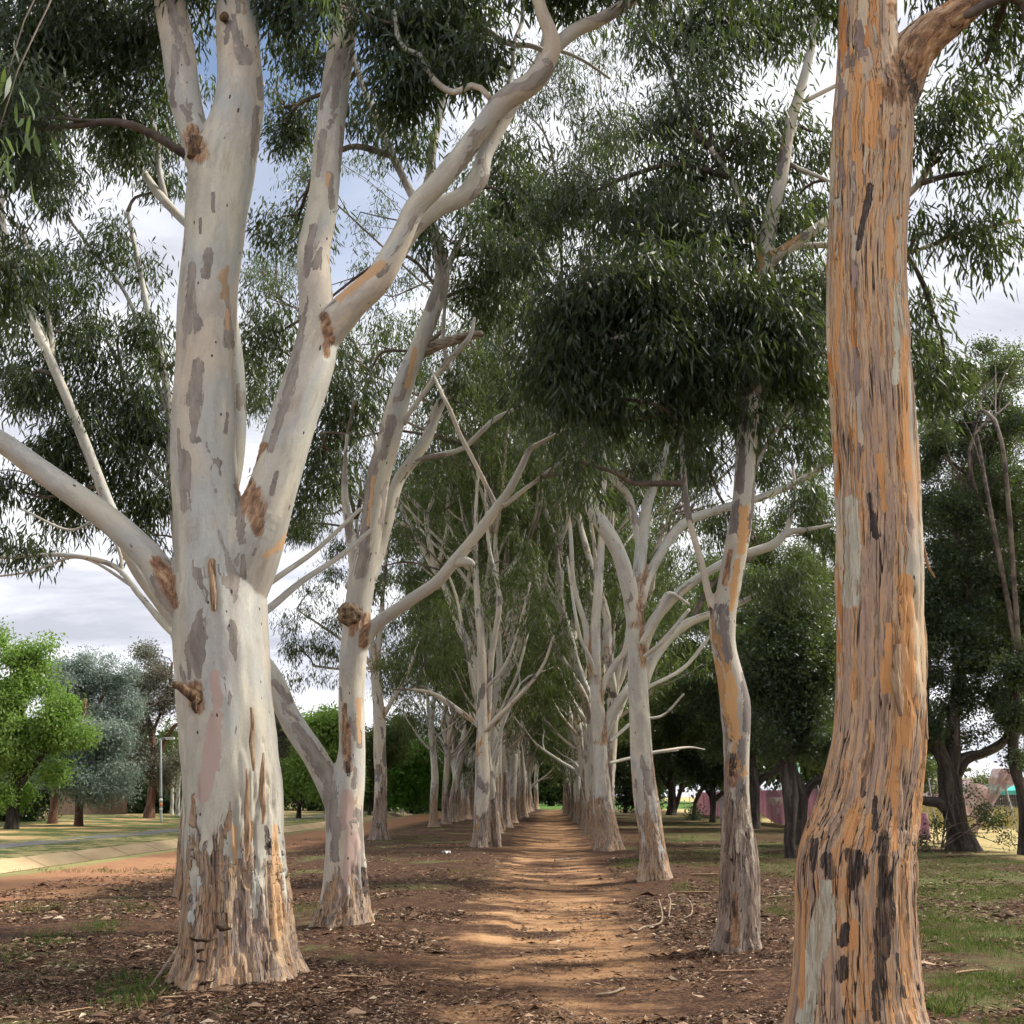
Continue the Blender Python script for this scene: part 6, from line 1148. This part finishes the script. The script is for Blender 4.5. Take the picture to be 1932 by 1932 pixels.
# parked cars at the far end
def car(x, y, rz, body, label):
    root = empty('parked_car', (x, y, 0), label, 'car', 'cars parked beyond the path', rz); mats = mat_plain('car_paint', body, body, 1, .3, spec=.6); gl = mat_plain('car_glass', (.02, .025, .03), (.03, .035, .04), 1, .1, spec=.8); rub = mat_plain('tyre_rubber', (.02, .02, .02), (.03, .03, .03), 3, .9)
    prof = [(-2.15, .35), (-2.2, .75), (-2.05, .95), (-1.5, 1.0), (-1.0, 1.42), (.55, 1.45), (1.15, 1.02), (2.0, .88), (2.2, .65), (2.15, .35)]
    def ext(pr, w, wt): 
        n = len(pr); V = [[a, s * (w if z < 1.0 else wt), z] for s in (-1, 1) for a, z in pr]; m_ = MB()
        m_.add(np.array(V), [np.array([[i, (i + 1) % n, n + (i + 1) % n, n + i] for i in range(n)]), np.array([list(range(n))[::-1], list(range(n, 2 * n))])]); return m_
    def loc(o): o.parent = root; return o
    loc(ext(prof, .86, .68).build('body', mats, smooth=False))
    for s in (-1, 1):
        m_ = MB(); m_.add(np.array([[-1.35, s * .80, 1.03], [-.95, s * .71, 1.37], [.5, s * .71, 1.39], [1.0, s * .80, 1.04], [-1.35, s * .88, 1.03], [-.95, s * .73, 1.37], [.5, s * .73, 1.39], [1.0, s * .88, 1.04]]), [np.array([[0, 1, 2, 3], [4, 7, 6, 5], [0, 4, 5, 1], [1, 5, 6, 2], [2, 6, 7, 3], [3, 7, 4, 0]])]); loc(m_.build('side_window', gl, smooth=False))
        for xx in (-1.35, 1.4):
            m_ = MB(); tube(m_, np.array([[xx, s * .72, .32, .32], [xx, s * .9, .32, .32]]), 16); wh = loc(m_.build('wheel', rub)); m_ = MB(); tube(m_, np.array([[xx, s * .88, .32, .2], [xx, s * .915, .32, .2]]), 12); rm = m_.build('rim', steel); rm.parent = wh
    for nm, xs, zs, xt, zt in (('windscreen', 1.12, 1.05, .62, 1.4), ('rear_window', -1.42, 1.06, -1.02, 1.38)):
        o_ = .03 if xs > 0 else -.03; m_ = MB(); m_.add(np.array([[xs + o_, -.66, zs], [xs + o_, .66, zs], [xt + o_, .58, zt], [xt + o_, -.58, zt], [xs, -.66, zs - .02], [xs, .66, zs - .02], [xt, .58, zt - .02], [xt, -.58, zt - .02]]), [np.array([[0, 1, 2, 3], [4, 7, 6, 5], [0, 4, 5, 1], [1, 5, 6, 2], [2, 6, 7, 3], [3, 7, 4, 0]])]); loc(m_.build(nm, gl, smooth=False))
    for s in (-1, 1): m_ = MB(); m_.box((2.14, s * .6, .72), (.12, .3, .14)); loc(m_.build('headlight', mat_plain('lamp_glass', (.7, .7, .7), (.8, .8, .8), 1, .2), smooth=False))
    return root
yc = 190
for px, rz_, bd, lb in ((1027, .2, (.75, .75, .75), 'white parked car showing past the conifer on its drain side'), (1047, 2.9, (.7, .7, .72), 'white parked car between the conifer and the pink one'), (1057, .1, (.55, .08, .16), 'dull pink-red parked car at the very end of the avenue')):
    c = P(px, 1505, yc)[0]; car(c[0], yc + (4 if px == 1047 else 0), rz_, bd, lb)

# ============================================================ sky, sun, camera
AZ, EL = 78, 50          # sun: degrees clockwise from the view direction (+Y) towards +X, elevation
wt = NT('World', True); co = wt.n('ShaderNodeTexCoord').outputs['Generated']; sp_ = wt.n('ShaderNodeSeparateXYZ', {0: co})
sky = wt.n('ShaderNodeTexSky', sky_type='NISHITA', sun_disc=False, sun_elevation=math.radians(EL), sun_rotation=math.radians(AZ), air_density=1.0, dust_density=1.2).outputs[0]
den = wt.math('ADD', wt.math('MAXIMUM', sp_.outputs[2], 0.0), .22)
cv = wt.n('ShaderNodeCombineXYZ', {0: wt.math('DIVIDE', sp_.outputs[0], den), 1: wt.math('DIVIDE', sp_.outputs[1], den), 2: 0.0}).outputs[0]
n1 = wt.noise(wt.vm('MULTIPLY', cv, (1, 2.2, 1)), 1.3, 7, .58, .3); n2 = wt.noise(wt.vm('ADD', cv, (4, 1, 2)), .8, 4, .5)
cloud = wt.ramp(wt.math('ADD', wt.math('MULTIPLY', n1, .7), wt.math('MULTIPLY', n2, .3)), [(.38, (.48, .50, .57)), (.48, (.70, .715, .78)), (.6, (.96, .96, .97))])
def hole(px, py, a, b):
    d = ray(px, py); d = d / np.linalg.norm(d)
    dp = wt.n('ShaderNodeVectorMath', {0: co, 1: tuple(d)}, operation='DOT_PRODUCT').outputs['Value']
    return wt.step(wt.math('ADD', dp, wt.math('MULTIPLY', wt.math('SUBTRACT', n1, .5), .03)), math.cos(math.radians(a)), math.cos(math.radians(b)))
h = wt.math('MAXIMUM', hole(545, 60, 9.5, 3), wt.math('MULTIPLY', hole(600, 330, 9, 2), .6))
skyc = wt.n('ShaderNodeVectorMath', {0: sky, 'Scale': .14}, operation='SCALE').outputs[0]
cl = wt.n('ShaderNodeVectorMath', {0: cloud, 'Scale': 1.02}, operation='SCALE').outputs[0]
fin = wt.mix(wt.math('MULTIPLY', h, .95), cl, skyc)
wt.n('ShaderNodeOutputWorld', {'Surface': wt.n('ShaderNodeBackground', {'Color': fin, 'Strength': 1.0}).outputs[0]})
sl = bpy.data.lights.new('sun', 'SUN'); sl.energy = 4.6; sl.angle = math.radians(7.0); sl.color = (1.0, .94, .84)
so = bpy.data.objects.new('sun', sl); col.objects.link(so)
from mathutils import Vector
sd = Vector((math.sin(math.radians(AZ)) * math.cos(math.radians(EL)), math.cos(math.radians(AZ)) * math.cos(math.radians(EL)), math.sin(math.radians(EL))))
so.rotation_euler = sd.to_track_quat('Z', 'Y').to_euler()
cam = bpy.data.cameras.new('camera'); cam.lens = 36; cam.sensor_width = 36; cam.clip_end = 3000; cam.clip_start = .05
co_ = bpy.data.objects.new('camera', cam); col.objects.link(co_); co_.location = (0, 0, CAMH); co_.rotation_euler = (math.pi / 2 + PITCH, 0, 0); scene.camera = co_
scene.view_settings.view_transform = 'Standard'; scene.view_settings.look = 'None'; scene.view_settings.gamma = 1; scene.view_settings.use_curve_mapping = False
scene.view_settings.exposure = 0.45
scene.cycles.max_bounces = 4; scene.cycles.diffuse_bounces = 2; scene.cycles.glossy_bounces = 1; scene.cycles.transmission_bounces = 2; scene.cycles.use_adaptive_sampling = True; scene.cycles.adaptive_threshold = .04; scene.cycles.adaptive_min_samples = 12; scene.cycles.transparent_max_bounces = 8; scene.cycles.use_denoising = True
scene.render.film_transparent = False
_t('end e')
